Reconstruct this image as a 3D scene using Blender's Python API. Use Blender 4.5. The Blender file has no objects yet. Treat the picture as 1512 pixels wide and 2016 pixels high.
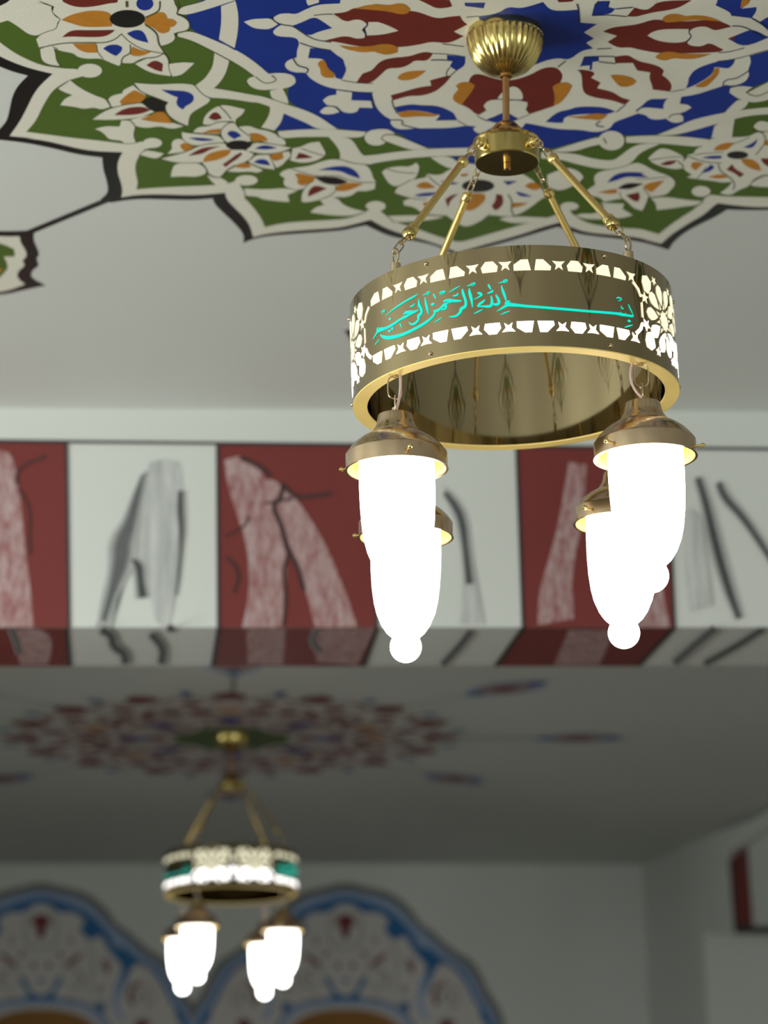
import bpy, bmesh, math, random
from mathutils import Vector, Matrix
from mathutils.geometry import tessellate_polygon, normal
SC = bpy.context.scene
COL = SC.collection
random.seed(7)

# ------------------------------------------------------------------ camera
FPX = 4800.0                      # focal length in pixels of the 1512x2016 frame
PITCH = math.radians(15.7); ROLL = -0.012; YAW = math.radians(3.0); CH = 1.55
def _rz(v, a):
    c, s = math.cos(a), math.sin(a)
    return Vector((c*v[0]+s*v[1], -s*v[0]+c*v[1], v[2]))
_f = Vector((0, math.cos(PITCH), math.sin(PITCH))); _u = Vector((0, -math.sin(PITCH), math.cos(PITCH))); _x = Vector((1, 0, 0))
_R = math.cos(ROLL)*_x + math.sin(ROLL)*_u
_U = -math.sin(ROLL)*_x + math.cos(ROLL)*_u
CF, CR, CU = _rz(_f, YAW), _rz(_R, YAW), _rz(_u*math.cos(ROLL)-_x*math.sin(ROLL), YAW)
CAM = Vector((0, 0, CH))
cd = bpy.data.cameras.new('camera'); cam = bpy.data.objects.new('camera', cd); COL.objects.link(cam)
cam.matrix_world = Matrix(((CR.x, CU.x, -CF.x, 0), (CR.y, CU.y, -CF.y, 0), (CR.z, CU.z, -CF.z, CH), (0, 0, 0, 1)))
cd.sensor_fit = 'VERTICAL'; cd.sensor_height = 36.0; cd.lens = FPX/2016*36.0
cd.clip_start = 0.05; cd.clip_end = 100
cd.dof.use_dof = True; cd.dof.focus_distance = 3.55; cd.dof.aperture_fstop = cd.lens/25.0
SC.camera = cam

# ------------------------------------------------------------------ world, light, exposure
SC.view_settings.view_transform = 'Standard'; SC.view_settings.look = 'None'
SC.view_settings.gamma = 1.0; SC.view_settings.exposure = 0.45; SC.view_settings.use_curve_mapping = False
W = bpy.data.worlds.new('world'); SC.world = W; W.use_nodes = True
W.node_tree.nodes['Background'].inputs[0].default_value = (0.75, 0.85, 1.0, 1)
W.node_tree.nodes['Background'].inputs[1].default_value = 0.6
def area(name, loc, target, sx, sy, power, color):
    l = bpy.data.lights.new(name, 'AREA'); l.shape = 'RECTANGLE'; l.size = sx; l.size_y = sy; l.energy = power; l.color = color
    o = bpy.data.objects.new(name, l); COL.objects.link(o); o.location = loc
    o.rotation_euler = (Vector(target)-Vector(loc)).to_track_quat('-Z', 'Y').to_euler()
    return o
# daylight through the windows of the left wall and of the back wall
area('window_daylight', (-3.35, 1.2, 1.75), (0, 1.2, 1.75), 1.9, 1.4, 62, (0.97, 1.0, 0.94))
area('window_daylight', (-3.35, 3.9, 1.75), (0, 3.9, 1.75), 1.5, 1.4, 72, (0.97, 1.0, 0.94))
area('window_daylight', (-1.2, -3.35, 1.75), (-1.2, 0, 1.75), 1.7, 1.4, 50, (0.95, 1.0, 0.95))
area('window_daylight', (1.4, -3.35, 1.75), (1.4, 0, 1.75), 1.7, 1.4, 22, (0.95, 1.0, 0.95))

Z1 = 3.35      # near ceiling
Z2 = 3.285     # far ceiling
YB = 5.5; YB2 = 5.92; ZB = 2.8208   # beam front, beam back, beam underside

def ray(px, py): return CF + CR*((px-756)/FPX) - CU*((py-1008)/FPX)
def onz(px, py, z): d = ray(px, py); return CAM + d*((z-CH)/d.z)
def ony(px, py, y): d = ray(px, py); return CAM + d*(y/d.y)

# ------------------------------------------------------------------ materials
def mat(name, color, rough=0.6, metal=0.0, noise=0.0, nscale=8.0, bump=0.0, bscale=60.0, emis=None, estr=0.0, spec=0.3):
    m = bpy.data.materials.new(name); m.use_nodes = True
    nt = m.node_tree; b = nt.nodes['Principled BSDF']
    b.inputs['Base Color'].default_value = (*color, 1); b.inputs['Roughness'].default_value = rough
    b.inputs['Metallic'].default_value = metal; b.inputs['Specular IOR Level'].default_value = spec
    tc = nt.nodes.new('ShaderNodeTexCoord')
    n = nt.nodes.new('ShaderNodeTexNoise'); n.inputs['Scale'].default_value = nscale; n.inputs['Detail'].default_value = 6
    nt.links.new(tc.outputs['Object'], n.inputs['Vector'])
    mx = nt.nodes.new('ShaderNodeMix'); mx.data_type = 'RGBA'
    mx.inputs[6].default_value = (*[c*(1-noise) for c in color], 1)
    mx.inputs[7].default_value = (*[min(1, c*(1+noise)) for c in color], 1)
    nt.links.new(n.outputs['Fac'], mx.inputs[0]); nt.links.new(mx.outputs[2], b.inputs['Base Color'])
    if bump:
        n2 = nt.nodes.new('ShaderNodeTexNoise'); n2.inputs['Scale'].default_value = bscale; n2.inputs['Detail'].default_value = 8
        nt.links.new(tc.outputs['Object'], n2.inputs['Vector'])
        bp = nt.nodes.new('ShaderNodeBump'); bp.inputs['Strength'].default_value = bump; bp.inputs['Distance'].default_value = 0.002
        nt.links.new(n2.outputs['Fac'], bp.inputs['Height']); nt.links.new(bp.outputs['Normal'], b.inputs['Normal'])
    if emis:
        b.inputs['Emission Color'].default_value = (*emis, 1); b.inputs['Emission Strength'].default_value = estr
    return m
def mixmat(name, c1, c2, scale=(1, 1, 1), nscale=30, lo=0.45, hi=0.6, rough=0.7):
    m = mat(name, c1, rough); nt = m.node_tree; b = nt.nodes['Principled BSDF']
    tc = nt.nodes.new('ShaderNodeTexCoord'); mp = nt.nodes.new('ShaderNodeMapping'); mp.inputs['Scale'].default_value = scale
    n = nt.nodes.new('ShaderNodeTexNoise'); n.inputs['Scale'].default_value = nscale; n.inputs['Detail'].default_value = 10; n.inputs['Roughness'].default_value = 0.7
    r = nt.nodes.new('ShaderNodeMapRange'); r.inputs[1].default_value = lo; r.inputs[2].default_value = hi
    mx = nt.nodes.new('ShaderNodeMix'); mx.data_type = 'RGBA'; mx.inputs[6].default_value = (*c1, 1); mx.inputs[7].default_value = (*c2, 1)
    nt.links.new(tc.outputs['Object'], mp.inputs[0]); nt.links.new(mp.outputs[0], n.inputs['Vector'])
    nt.links.new(n.outputs['Fac'], r.inputs[0]); nt.links.new(r.outputs[0], mx.inputs[0]); nt.links.new(mx.outputs[2], b.inputs['Base Color'])
    return m
M = {}
M['plaster'] = mat('white_plaster', (0.63, 0.65, 0.62), 0.55, noise=0.03, nscale=3, bump=0.25, bscale=220)
M['cream'] = mat('cream_paint', (0.74, 0.725, 0.62), 0.5, noise=0.05, nscale=14, bump=0.2, bscale=260)
M['green'] = mat('green_paint', (0.075, 0.135, 0.018), 0.5, noise=0.12, nscale=10, bump=0.2, bscale=260)
M['blue'] = mat('blue_paint', (0.008, 0.034, 0.27), 0.45, noise=0.12, nscale=12, bump=0.2, bscale=260)
M['red'] = mat('red_paint', (0.165, 0.022, 0.014), 0.45, noise=0.15, nscale=20, bump=0.2, bscale=260)
M['orange'] = mat('ochre_paint', (0.50, 0.205, 0.022), 0.5, noise=0.25, nscale=45)
M['black'] = mat('black_paint', (0.012, 0.012, 0.011), 0.35, noise=0.25, nscale=25)
M['olive'] = mat('olive_outline_paint', (0.07, 0.09, 0.03), 0.5, noise=0.1)
M['navy'] = mat('navy_outline_paint', (0.02, 0.03, 0.08), 0.5, noise=0.1)
M['brass'] = mat('polished_brass', (0.37, 0.295, 0.165), 0.045, 1.0)
M['gold'] = mat('satin_gold', (0.80, 0.63, 0.24), 0.25, 1.0, noise=0.06, nscale=40)
M['bright_gold'] = mat('bright_gold', (1.0, 0.73, 0.24), 0.45, 0.2, noise=0.04, nscale=40)
M['brass_cap'] = mat('lacquered_brass', (0.60, 0.45, 0.29), 0.2, 1.0, noise=0.1, nscale=50)
M['canopy'] = mat('canopy_brass', (0.60, 0.47, 0.17), 0.2, 1.0, noise=0.1, nscale=50)
M['steel'] = mat('brass_plated_wire', (0.62, 0.50, 0.32), 0.22, 1.0)
M['copper'] = mat('copper_rod', (0.55, 0.33, 0.14), 0.25, 1.0)
M['cable'] = mat('clear_pink_cable', (0.62, 0.45, 0.40), 0.25, 0.0)
M['glass'] = mat('lit_opal_glass', (0.95, 0.95, 0.95), 0.15, emis=(1.0, 0.985, 0.95), estr=7.0)
M['lit_warm'] = mat('lit_warm_diffuser', (0.22, 0.21, 0.16), 0.4, emis=(1.0, 0.95, 0.66), estr=0.75)
M['lit_white'] = mat('lit_white_diffuser', (0.9, 0.9, 0.9), 0.4, emis=(1.0, 0.97, 0.95), estr=2.2)
M['cyan'] = mat('lit_turquoise_diffuser', (0.0, 0.2, 0.17), 0.4, emis=(0.0, 0.93, 0.72), estr=0.60)
M['floor'] = mat('beige_carpet', (0.17, 0.13, 0.10), 0.95, noise=0.3, nscale=4)
M['darkred'] = mat('stripe_red', (0.175, 0.030, 0.027), 0.6, noise=0.12, nscale=6, bump=0.2, bscale=200)
M['marble_pink'] = mixmat('marble_brush', (0.22, 0.04, 0.038), (0.52, 0.42, 0.42), (1.6, 1, 0.5), 55, 0.30, 0.72)
M['brush_grey'] = mixmat('grey_brush', (0.62, 0.63, 0.61), (0.10, 0.11, 0.11), (9, 1, 0.7), 5, 0.30, 0.62)
M['brush_light'] = mixmat('light_grey_brush', (0.62, 0.63, 0.61), (0.30, 0.32, 0.32), (9, 1, 0.7), 6, 0.35, 0.70)
M['charcoal'] = mat('charcoal_paint', (0.035, 0.037, 0.038), 0.6, noise=0.2, nscale=30)
M['skyblue'] = mat('sky_blue_paint', (0.018, 0.135, 0.34), 0.6, noise=0.12, nscale=8)
M['paleblue'] = mat('pale_blue_paint', (0.30, 0.40, 0.60), 0.6, noise=0.08)
M['deepblue'] = mat('deep_blue_paint', (0.05, 0.06, 0.30), 0.6, noise=0.1)
M['outline_shadow_grey'] = mat('grey_outline_shadow_paint', (0.17, 0.18, 0.165), 0.6, noise=0.1)  # grey for drawn lines, and for the shadow painted round the arches
M['flowerwhite'] = mat('flower_white_paint', (0.60, 0.58, 0.56), 0.6, noise=0.06)
M['wood'] = mat('varnished_wood', (0.27, 0.12, 0.02), 0.6, noise=0.3, nscale=3, bump=0.3, bscale=20)
M['murky'] = mat('dusky_rose_paint', (0.36, 0.25, 0.235), 0.6, noise=0.2, nscale=20)
_g = M['glass'].node_tree
_tc = _g.nodes.new('ShaderNodeTexCoord'); _sx = _g.nodes.new('ShaderNodeSeparateXYZ'); _mr = _g.nodes.new('ShaderNodeMapRange'); _mr.interpolation_type = 'SMOOTHSTEP'
_mr.inputs[1].default_value = -0.075; _mr.inputs[2].default_value = -0.118; _mr.inputs[3].default_value = 0.50; _mr.inputs[4].default_value = 6.0   # the bulb hangs below the neck, so the glass glows less near its top
_g.links.new(_tc.outputs['Object'], _sx.inputs[0]); _g.links.new(_sx.outputs['Z'], _mr.inputs[0]); _g.links.new(_mr.outputs[0], _g.nodes['Principled BSDF'].inputs['Emission Strength'])
M['soft1'] = mat('thin_grey_wash', (0.42, 0.43, 0.42), 0.7, noise=0.1, nscale=30); M['soft2'] = mat('grey_wash', (0.25, 0.26, 0.26), 0.7, noise=0.15, nscale=30); M['soft3'] = mat('dark_wash', (0.12, 0.125, 0.125), 0.7, noise=0.2, nscale=30)
M['rust'] = mat('dark_red_wash', (0.09, 0.02, 0.02), 0.7, noise=0.2, nscale=30)
M['frame'] = mat('white_frame', (0.8, 0.8, 0.8), 0.4)

# ------------------------------------------------------------------ helpers
def tag(o, label=None, cat=None, group=None, kind=None):
    if label: o['label'] = label
    if cat: o['category'] = cat
    if group: o['group'] = group
    if kind: o['kind'] = kind
    return o
def empty(name, loc, rot=(0, 0, 0), parent=None):
    o = bpy.data.objects.new(name, None); COL.objects.link(o); o.location = loc; o.rotation_euler = rot
    o.empty_display_size = 0.05
    if parent: o.parent = parent
    return o
def link(name, bm, mats, parent=None, smooth=False):
    me = bpy.data.meshes.new(name)
    bmesh.ops.recalc_face_normals(bm, faces=bm.faces[:]) if smooth else None
    bm.to_mesh(me); bm.free()
    for m in (mats if isinstance(mats, (list, tuple)) else [mats]): me.materials.append(m)
    if smooth:
        for p in me.polygons: p.use_smooth = True
        try: me.set_sharp_from_angle(angle=math.radians(35))
        except Exception: pass
    o = bpy.data.objects.new(name, me); COL.objects.link(o)
    if parent: o.parent = parent
    return o
def box(bm, x0, x1, y0, y1, z0, z1, mi=0):
    vs = [bm.verts.new((x, y, z)) for z in (z0, z1) for y in (y0, y1) for x in (x0, x1)]
    for f in ((0, 2, 3, 1), (4, 5, 7, 6), (0, 1, 5, 4), (2, 6, 7, 3), (0, 4, 6, 2), (1, 3, 7, 5)):
        bm.faces.new([vs[i] for i in f]).material_index = mi
def lathe(bm, prof, seg=64, flute=None, closed=False, M4=None):
    """prof = [(r,z)...]; flute = (n, depth) scallops the radius"""
    rings = []
    for (r, z) in prof:
        ring = []
        for k in range(seg):
            a = 2*math.pi*k/seg; rr = r
            if flute: rr = r*(1+flute[1]*math.cos(flute[0]*a)) if r > 0.012 else r
            p = Vector((rr*math.cos(a), rr*math.sin(a), z))
            if M4: p = M4 @ p
            ring.append(bm.verts.new(p))
        rings.append(ring)
    n = len(rings)
    for i in range(n if closed else n-1):
        a, b = rings[i], rings[(i+1) % n]
        for k in range(seg):
            bm.faces.new((a[k], a[(k+1) % seg], b[(k+1) % seg], b[k]))
    return rings
def tube(bm, pts, rad, seg=10, closed=False):
    pts = [Vector(p) for p in pts]; n = len(pts); rings = []
    up = None
    for i, p in enumerate(pts):
        if closed: t = pts[(i+1) % n]-pts[i-1]
        else: t = pts[min(i+1, n-1)]-pts[max(i-1, 0)]
        t.normalize()
        if up is None: up = t.orthogonal().normalized()
        up = (up - t*up.dot(t)).normalized(); s = t.cross(up)
        r = rad[i] if isinstance(rad, (list, tuple)) else rad
        rings.append([bm.verts.new(p+(up*math.cos(2*math.pi*k/seg)+s*math.sin(2*math.pi*k/seg))*r) for k in range(seg)])
    for i in range(n if closed else n-1):
        a, b = rings[i], rings[(i+1) % n]
        for k in range(seg): bm.faces.new((a[k], a[(k+1) % seg], b[(k+1) % seg], b[k]))
    if not closed:
        bm.faces.new(rings[0][::-1]); bm.faces.new(rings[-1])
def linkloop(bm, c, axis, side, L, Wd, r):
    """an oval chain link centred at c, long along axis, wide along side"""
    axis = Vector(axis).normalized(); side = Vector(side); side = (side-axis*side.dot(axis)).normalized(); pts = []
    for k in range(24):
        a = 2*math.pi*k/24; ca, sa = math.cos(a), math.sin(a)
        pts.append(Vector(c)+axis*(ca*Wd/2 + (L-Wd)/2*(1 if ca > 0 else -1)*min(1, abs(ca)*3)) + side*(sa*Wd/2))
    tube(bm, pts, r, 8, closed=True)
def chain(bm, p, q, L, Wd, r):
    p = Vector(p); q = Vector(q); d = q-p; n = max(1, round(d.length/(L-3*r))); t = d.normalized()
    a = t.orthogonal().normalized(); b = t.cross(a)
    step = d.length/n
    for i in range(n): linkloop(bm, p+t*step*(i+0.5), t, a if i % 2 else b, step+3.2*r, Wd, r)

def chaikin(P, closed=True, it=2, lim=62):
    for _ in range(it):
        out = []; n = len(P)
        for i in range(n):
            a, b, c = Vector(P[i-1]), Vector(P[i]), Vector(P[(i+1) % n])
            if not closed and (i == 0 or i == n-1): out.append(tuple(b)); continue
            u, v = b-a, c-b
            if u.length < 1e-9 or v.length < 1e-9: continue
            ang = math.degrees(u.angle(v))
            if ang > lim: out.append(tuple(b))
            else: out.append(tuple(b-u*0.25)); out.append(tuple(b+v*0.25))
        P = out; lim = 62
    return P
class Paint:
    """flat paint layers collected into one mesh; place(u,v,h) turns pattern coordinates into space, h = layer height"""
    def __init__(s, place, step=0.00018): s.bm = bmesh.new(); s.place = place; s.mats = []; s.n = 0; s.step = step
    def mi(s, m):
        if m not in s.mats: s.mats.append(m)
        return s.mats.index(m)
    def poly(s, P, m, layer, smooth=True):
        P = [tuple(p) for p in P]
        if smooth: P = chaikin(P)
        if len(P) < 3: return
        s.n += 1
        h = s.step*layer + (s.n % 40)*s.step*0.02
        tris = tessellate_polygon([[Vector((p[0], p[1], 0)) for p in P]])
        vs = [s.bm.verts.new(s.place(p[0], p[1], h)) for p in P]; k = s.mi(m)
        for t in tris:
            try: f = s.bm.faces.new([vs[i] for i in t]); f.material_index = k
            except ValueError: pass
    def stroke(s, P, w, m, layer, smooth=True):
        """P open polyline [(x,y)] or [(x,y,w)]"""
        if len(P[0]) == 2: P = [(p[0], p[1], w) for p in P]
        Q = [Vector(p) for p in P]
        if smooth and len(Q) > 2:
            for _ in range(2):
                R2 = [Q[0]]
                for i in range(1, len(Q)-1): R2 += [Q[i]*0.75+Q[i-1]*0.25, Q[i]*0.75+Q[i+1]*0.25]
                Q = R2+[Q[-1]]
        L, Rr = [], []
        for i, q in enumerate(Q):
            t = (Q[min(i+1, len(Q)-1)]-Q[max(i-1, 0)]); t.z = 0
            if t.length < 1e-9: continue
            t.normalize(); nn = Vector((-t.y, t.x, 0))*(q.z/2)
            L.append((q.x+nn.x, q.y+nn.y)); Rr.append((q.x-nn.x, q.y-nn.y))
        s.n += 1; h = s.step*layer + (s.n % 40)*s.step*0.02; k = s.mi(m)
        a = [s.bm.verts.new(s.place(*p, h)) for p in L]; b = [s.bm.verts.new(s.place(*p, h)) for p in Rr]
        for i in range(len(a)-1): s.bm.faces.new((a[i], a[i+1], b[i+1], b[i])).material_index = k
    def build(s, name, parent=None):
        return link(name, s.bm, [M[m] for m in s.mats], parent)

# ------------------------------------------------------------------ the setting
def slab(name, x0, x1, y0, y1, z0, z1, m='plaster'):
    bm = bmesh.new(); box(bm, x0, x1, y0, y1, z0, z1); o = link(name, bm, M[m]); tag(o, kind='structure'); return o
XL, XR, YK, YF = -3.4, 3.6, -3.4, 13.2
slab('floor', XL-.2, XR+.2, YK-.2, YF+.6, -.2, 0, 'floor')
ceil_near = slab('ceiling', XL-.2, XR+.2, YK-.2, YB+.01, Z1, Z1+.2)
ceil_far = slab('ceiling', XL-.2, XR+.2, YB2-.02, YF+.6, Z2, Z2+.265)
# cross beam between the two ceilings
beam = slab('trim_1', XL, XR, YB, YB2, ZB, Z1+.2)
# walls with window openings
def wall_with_windows(name, axis, pos, thick, a0, a1, z1, wins):
    bm = bmesh.new()
    def b(u0, u1, z0, zz):
        if axis == 'x': box(bm, pos, pos+thick, u0, u1, z0, zz)
        else: box(bm, u0, u1, pos, pos+thick, z0, zz)
    cur = a0
    for (w0, w1, s0, s1) in wins:
        b(cur, w0, 0, z1); b(w0, w1, 0, s0); b(w0, w1, s1, z1); cur = w1
    b(cur, a1, 0, z1)
    return tag(link(name, bm, M['plaster']), kind='structure')
LW = [(0.2, 2.2, 1.0, 2.5), (3.1, 4.7, 1.0, 2.5)]
BW = [(-2.1, -0.3, 1.0, 2.5), (0.5, 2.3, 1.0, 2.5)]
wall_with_windows('wall_left', 'x', XL-.2, .2, YK, YB2, Z1, LW)
slab('wall_left', XL-.2, XL, YB2, YF+.4, 0, Z2)
wall_with_windows('wall_back', 'y', YK-.2, .2, XL, XR, Z1, BW)
slab('wall_right', XR, XR+.2, YK, YF+.4, 0, Z1)
wn = 0
for axis, pos, wl in (('x', XL-.12, LW), ('y', YK-.12, BW)):
    for (w0, w1, s0, s1) in wl:
        wn += 1; bm = bmesh.new()
        def b(u0, u1, z0, zz):
            if axis == 'x': box(bm, pos-.03, pos+.03, u0, u1, z0, zz)
            else: box(bm, u0, u1, pos-.03, pos+.03, z0, zz)
        b(w0, w0+.06, s0, s1); b(w1-.06, w1, s0, s1); b(w0+.06, w1-.06, s0, s0+.06); b(w0+.06, w1-.06, s1-.06, s1); b((w0+w1)/2-.03, (w0+w1)/2+.03, s0+.06, s1-.06)
        tag(link('window_%d' % wn, bm, M['frame']), kind='structure')
# far wall, very slightly out of square as in the photograph
fa, fb = onz(0, 1701, Z2), onz(1266, 1701, Z2)
dirf = (fb-fa).normalized(); nf = Vector((dirf.y, -dirf.x, 0)).normalized()      # towards the room
def farp(px, py, h=0):
    d = ray(px, py); t = (fa-CAM).dot(nf)/d.dot(nf); p = CAM+d*t; return p+nf*h
bm = bmesh.new()
p0 = fa-dirf*3.0; p1 = fb+dirf*1.6
def quadprism(bm, A, B, z0, z1, off):
    vs = [bm.verts.new(v) for v in ((A.x, A.y, z0), (B.x, B.y, z0), (B.x, B.y, z1), (A.x, A.y, z1))]
    ws = [bm.verts.new(v.co+off) for v in vs]
    bm.faces.new(vs); bm.faces.new(ws[::-1])
    for i in range(4): bm.faces.new((vs[i], ws[i], ws[(i+1) % 4], vs[(i+1) % 4]))
quadprism(bm, p0, p1, 0, Z2+.01, -nf*0.25)
tag(link('wall_far', bm, M['plaster']), kind='structure')
# side wall piece and pier in the far right corner
c0, c1 = fb.copy(), onz(1377, 1654, Z2)
bm = bmesh.new(); sd = (c1-c0).normalized(); sn = Vector((-sd.y, sd.x, 0))
if sn.x < 0: sn = -sn
quadprism(bm, c0, c1, 0, Z2, sn*0.25)
tag(link('wall_side', bm, M['plaster']), kind='structure')
zbt = ony(1400, 1836, c1.y).z
bm = bmesh.new(); box(bm, c1.x, XR, c1.y-.0, c1.y+.3, 0, zbt)
tag(link('wall_pier', bm, M['plaster']), kind='structure')
# striped beam over the pier: its face runs obliquely towards the right
e1 = onz(1512, 1600, Z2); ed = (e1-c1).normalized(); en = Vector((ed.y, -ed.x, 0))
if en.x > 0: en = -en
def obl(px, py, h=0):
    d = ray(px, py); t = (c1-CAM).dot(en)/d.dot(en); return CAM+d*t+en*h
bm = bmesh.new()
P4 = [obl(1377, 1650), obl(1640, 1540), obl(1640, 1838), obl(1388, 1836)]
P4[0].z = Z2; P4[1].z = Z2
vs = [bm.verts.new(v) for v in P4]; ws = [bm.verts.new(v.co-en*0.3) for v in vs]
bm.faces.new(vs); bm.faces.new(ws[::-1])
for i in range(4): bm.faces.new((vs[i], ws[i], ws[(i+1) % 4], vs[(i+1) % 4]))
beam2 = tag(link('trim_2', bm, M['plaster']), kind='structure')
bm = bmesh.new()
q = [obl(1432, 1660), obl(1512, 1606), obl(1600, 1560), obl(1600, 1596), obl(1512, 1640), obl(1450, 1683)]
vs = [bm.verts.new(v) for v in q]; ws = [bm.verts.new(v.co+en*0.05) for v in vs]
bm.faces.new(vs); bm.faces.new(ws[::-1])
for i in range(6): bm.faces.new((vs[i], ws[i], ws[(i+1) % 6], vs[(i+1) % 6]))
tag(link('trim_3', bm, M['plaster']), kind='structure')
pt = Paint(lambda x, y, h: obl(x, y, h), 0.002)
pt.poly([(1440, 1690), (1472, 1668), (1484, 1832), (1450, 1834)], 'darkred', 1, False)
pt.poly([(1380, 1660), (1432, 1662), (1440, 1690), (1450, 1834), (1388, 1834)], 'charcoal', 1, False) if False else None
pt.poly([(1450, 1822), (1600, 1826), (1600, 1838), (1450, 1838)], 'charcoal', 2, False)
pt.stroke([(1440, 1690), (1450, 1834)], 5, 'charcoal', 3, False)
tag(pt.build('painted_stripes', beam2), 'dark red and white painted stripes')

# ------------------------------------------------------------------ painted stripes on the cross beam
S = 1.9895
def bt(P): return [(x/S, 780+y/S) for x, y in P]
pt = Paint(lambda x, y, h: ony(x, y, YB-h-0.0005), 0.0006)
def soff(x, y, h): return onz(x, y, ZB-h-0.0005)
ps = Paint(soff, 0.0006)
yt = lambda x: 868.5+(884-868.5)*x/1512
def panel(x0t, x0b, x1t, x1b, m):
    pt.poly([(x0t, yt(x0t)), (x1t, yt(x1t)), (x1b, 1235), (x0b, 1235)], m, 1, False)
panel(-400, -400, 131, 136, 'darkred'); panel(428, 431, 735, 742, 'darkred'); panel(1017, 1030, 1312, 1328, 'darkred'); panel(1640, 1650, 1980, 1990, 'darkred')
for a, b in ((131, 136), (428, 430), (735, 742), (1017, 1030), (1312, 1328), (1640, 1650)):
    pt.stroke([(a, yt(a)), (b, 1236)], 6, 'charcoal', 4, False)
pt.stroke([(-500, 863), (1512, 884), (2000, 889)], 6, 'charcoal', 4, False)
# pale marbling on the red
pt.poly(bt([(-60, 215), (0, 210), (45, 225), (70, 320), (85, 450), (100, 600), (120, 760), (132, 905), (-60, 905)]), 'marble_pink', 2)
pt.poly(bt([(878, 250), (940, 230), (1000, 260), (1050, 340), (1095, 470), (1120, 600), (1125, 720), (1105, 905), (948, 905), (975, 790), (975, 640), (955, 540), (920, 440), (890, 340)]), 'marble_pink', 2)
pt.poly(bt([(1035, 330), (1075, 325), (1160, 400), (1230, 500), (1290, 610), (1340, 730), (1390, 870), (1400, 905), (1235, 905), (1200, 770), (1170, 660), (1140, 600), (1095, 470)]), 'marble_pink', 2)
Sx = 740/1512
def lt(P): return [(660+x*Sx, 680+y*Sx) for x, y in P]
pt.poly(lt([(940, 470), (1010, 480), (1000, 700), (950, 900), (960, 1100), (815, 1125), (820, 980), (880, 800), (920, 600)]), 'marble_pink', 2)
pt.poly([(1240, 960), (1300, 980), (1300, 1150), (1320, 1235), (1240, 1235)], 'marble_pink', 2)
def soft(P, w, pt=pt, l=4):
    P = [(p[0], p[1], (p[2] if len(p) > 2 else w)) for p in P]
    for k, (f, m) in enumerate(((1.9, 'soft1'), (1.35, 'soft2'), (0.85, 'soft3'), (0.4, 'charcoal'))): pt.stroke([(a, b, c*f) for a, b, c in P], 0, m, l+k*0.5)
# cracks
for st, w in (([(70, 350), (60, 310), (90, 270), (180, 235)], 9), ([(70, 360), (120, 430), (115, 560), (120, 620)], 7), ([(1100, 340), (1160, 400), (1240, 390), (1300, 380)], 13),
              ([(1110, 340), (1100, 400), (1065, 430), (1100, 500), (1130, 620), (1160, 650), (1190, 760)], 15), ([(1130, 620), (1110, 670), (1120, 800), (1110, 900)], 10),
              ([(885, 630), (930, 670), (935, 720), (915, 770)], 10), ([(940, 240), (1010, 270), (1060, 310)], 14), ([(880, 550), (960, 510), (975, 470)], 7), ([(1150, 400), (1040, 420)], 8)):
    pt.stroke(bt(st), w/S*1.3, 'rust', 3); pt.stroke(bt(st), w/S*0.6, 'charcoal', 4)
# grey brushwork on the white panels
pt.poly(bt([(585, 260), (640, 245), (700, 260), (715, 360), (690, 560), (690, 780), (660, 905), (610, 890), (590, 800), (560, 700), (540, 640), (560, 400)]), 'brush_light', 2)
pt.poly(bt([(545, 310), (580, 290), (560, 400), (520, 560), (515, 640), (480, 760), (440, 900), (375, 905), (405, 760), (440, 600), (490, 470)]), 'brush_grey', 3)
pt.stroke(bt([(560, 305), (535, 400), (510, 500), (480, 580), (470, 660), (430, 780), (400, 890)]), 0, 'charcoal', 4) if False else None
soft([(p[0], p[1], w/S) for p, w in zip(bt([(560, 310), (535, 400), (510, 500), (478, 570), (474, 650), (440, 760), (405, 880)]), (10, 26, 36, 60, 56, 28, 18))], 0)
soft([(p[0], p[1], w/S) for p, w in zip(bt([(515, 640), (545, 660), (550, 720), (560, 790)]), (10, 34, 26, 34))], 0)
soft([(p[0], p[1], w/S) for p, w in zip(bt([(708, 370), (705, 440), (712, 520), (708, 600), (700, 700), (690, 780)]), (16, 22, 18, 10, 8, 5))], 0)
soft([(p[0], p[1], w*Sx) for p, w in zip(lt([(440, 590), (480, 640), (510, 700), (525, 820), (540, 960)]), (14, 24, 26, 20, 26))], 0)
pt.poly(lt([(430, 560), (520, 640), (560, 900), (600, 1120), (500, 1120), (520, 900), (480, 700)]), 'brush_light', 3)
T8 = 362/1512
def rt(P): return [(1150+x*T8, 880+y*T8) for x, y in P]
soft([(p[0], p[1], w*T8) for p, w in zip(rt([(935, 250), (1000, 450), (1080, 800), (1180, 1150), (1275, 1410)]), (40, 50, 66, 60, 40))], 0)
soft([(p[0], p[1], w*T8) for p, w in zip(rt([(1105, 290), (1150, 410), (1300, 570), (1420, 740), (1560, 960), (1700, 1200)]), (36, 50, 44, 40, 36, 36))], 0)
pt.poly(rt([(860, 500), (960, 560), (1010, 900), (1060, 1300), (880, 1350), (820, 900)]), 'brush_light', 3)
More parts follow.
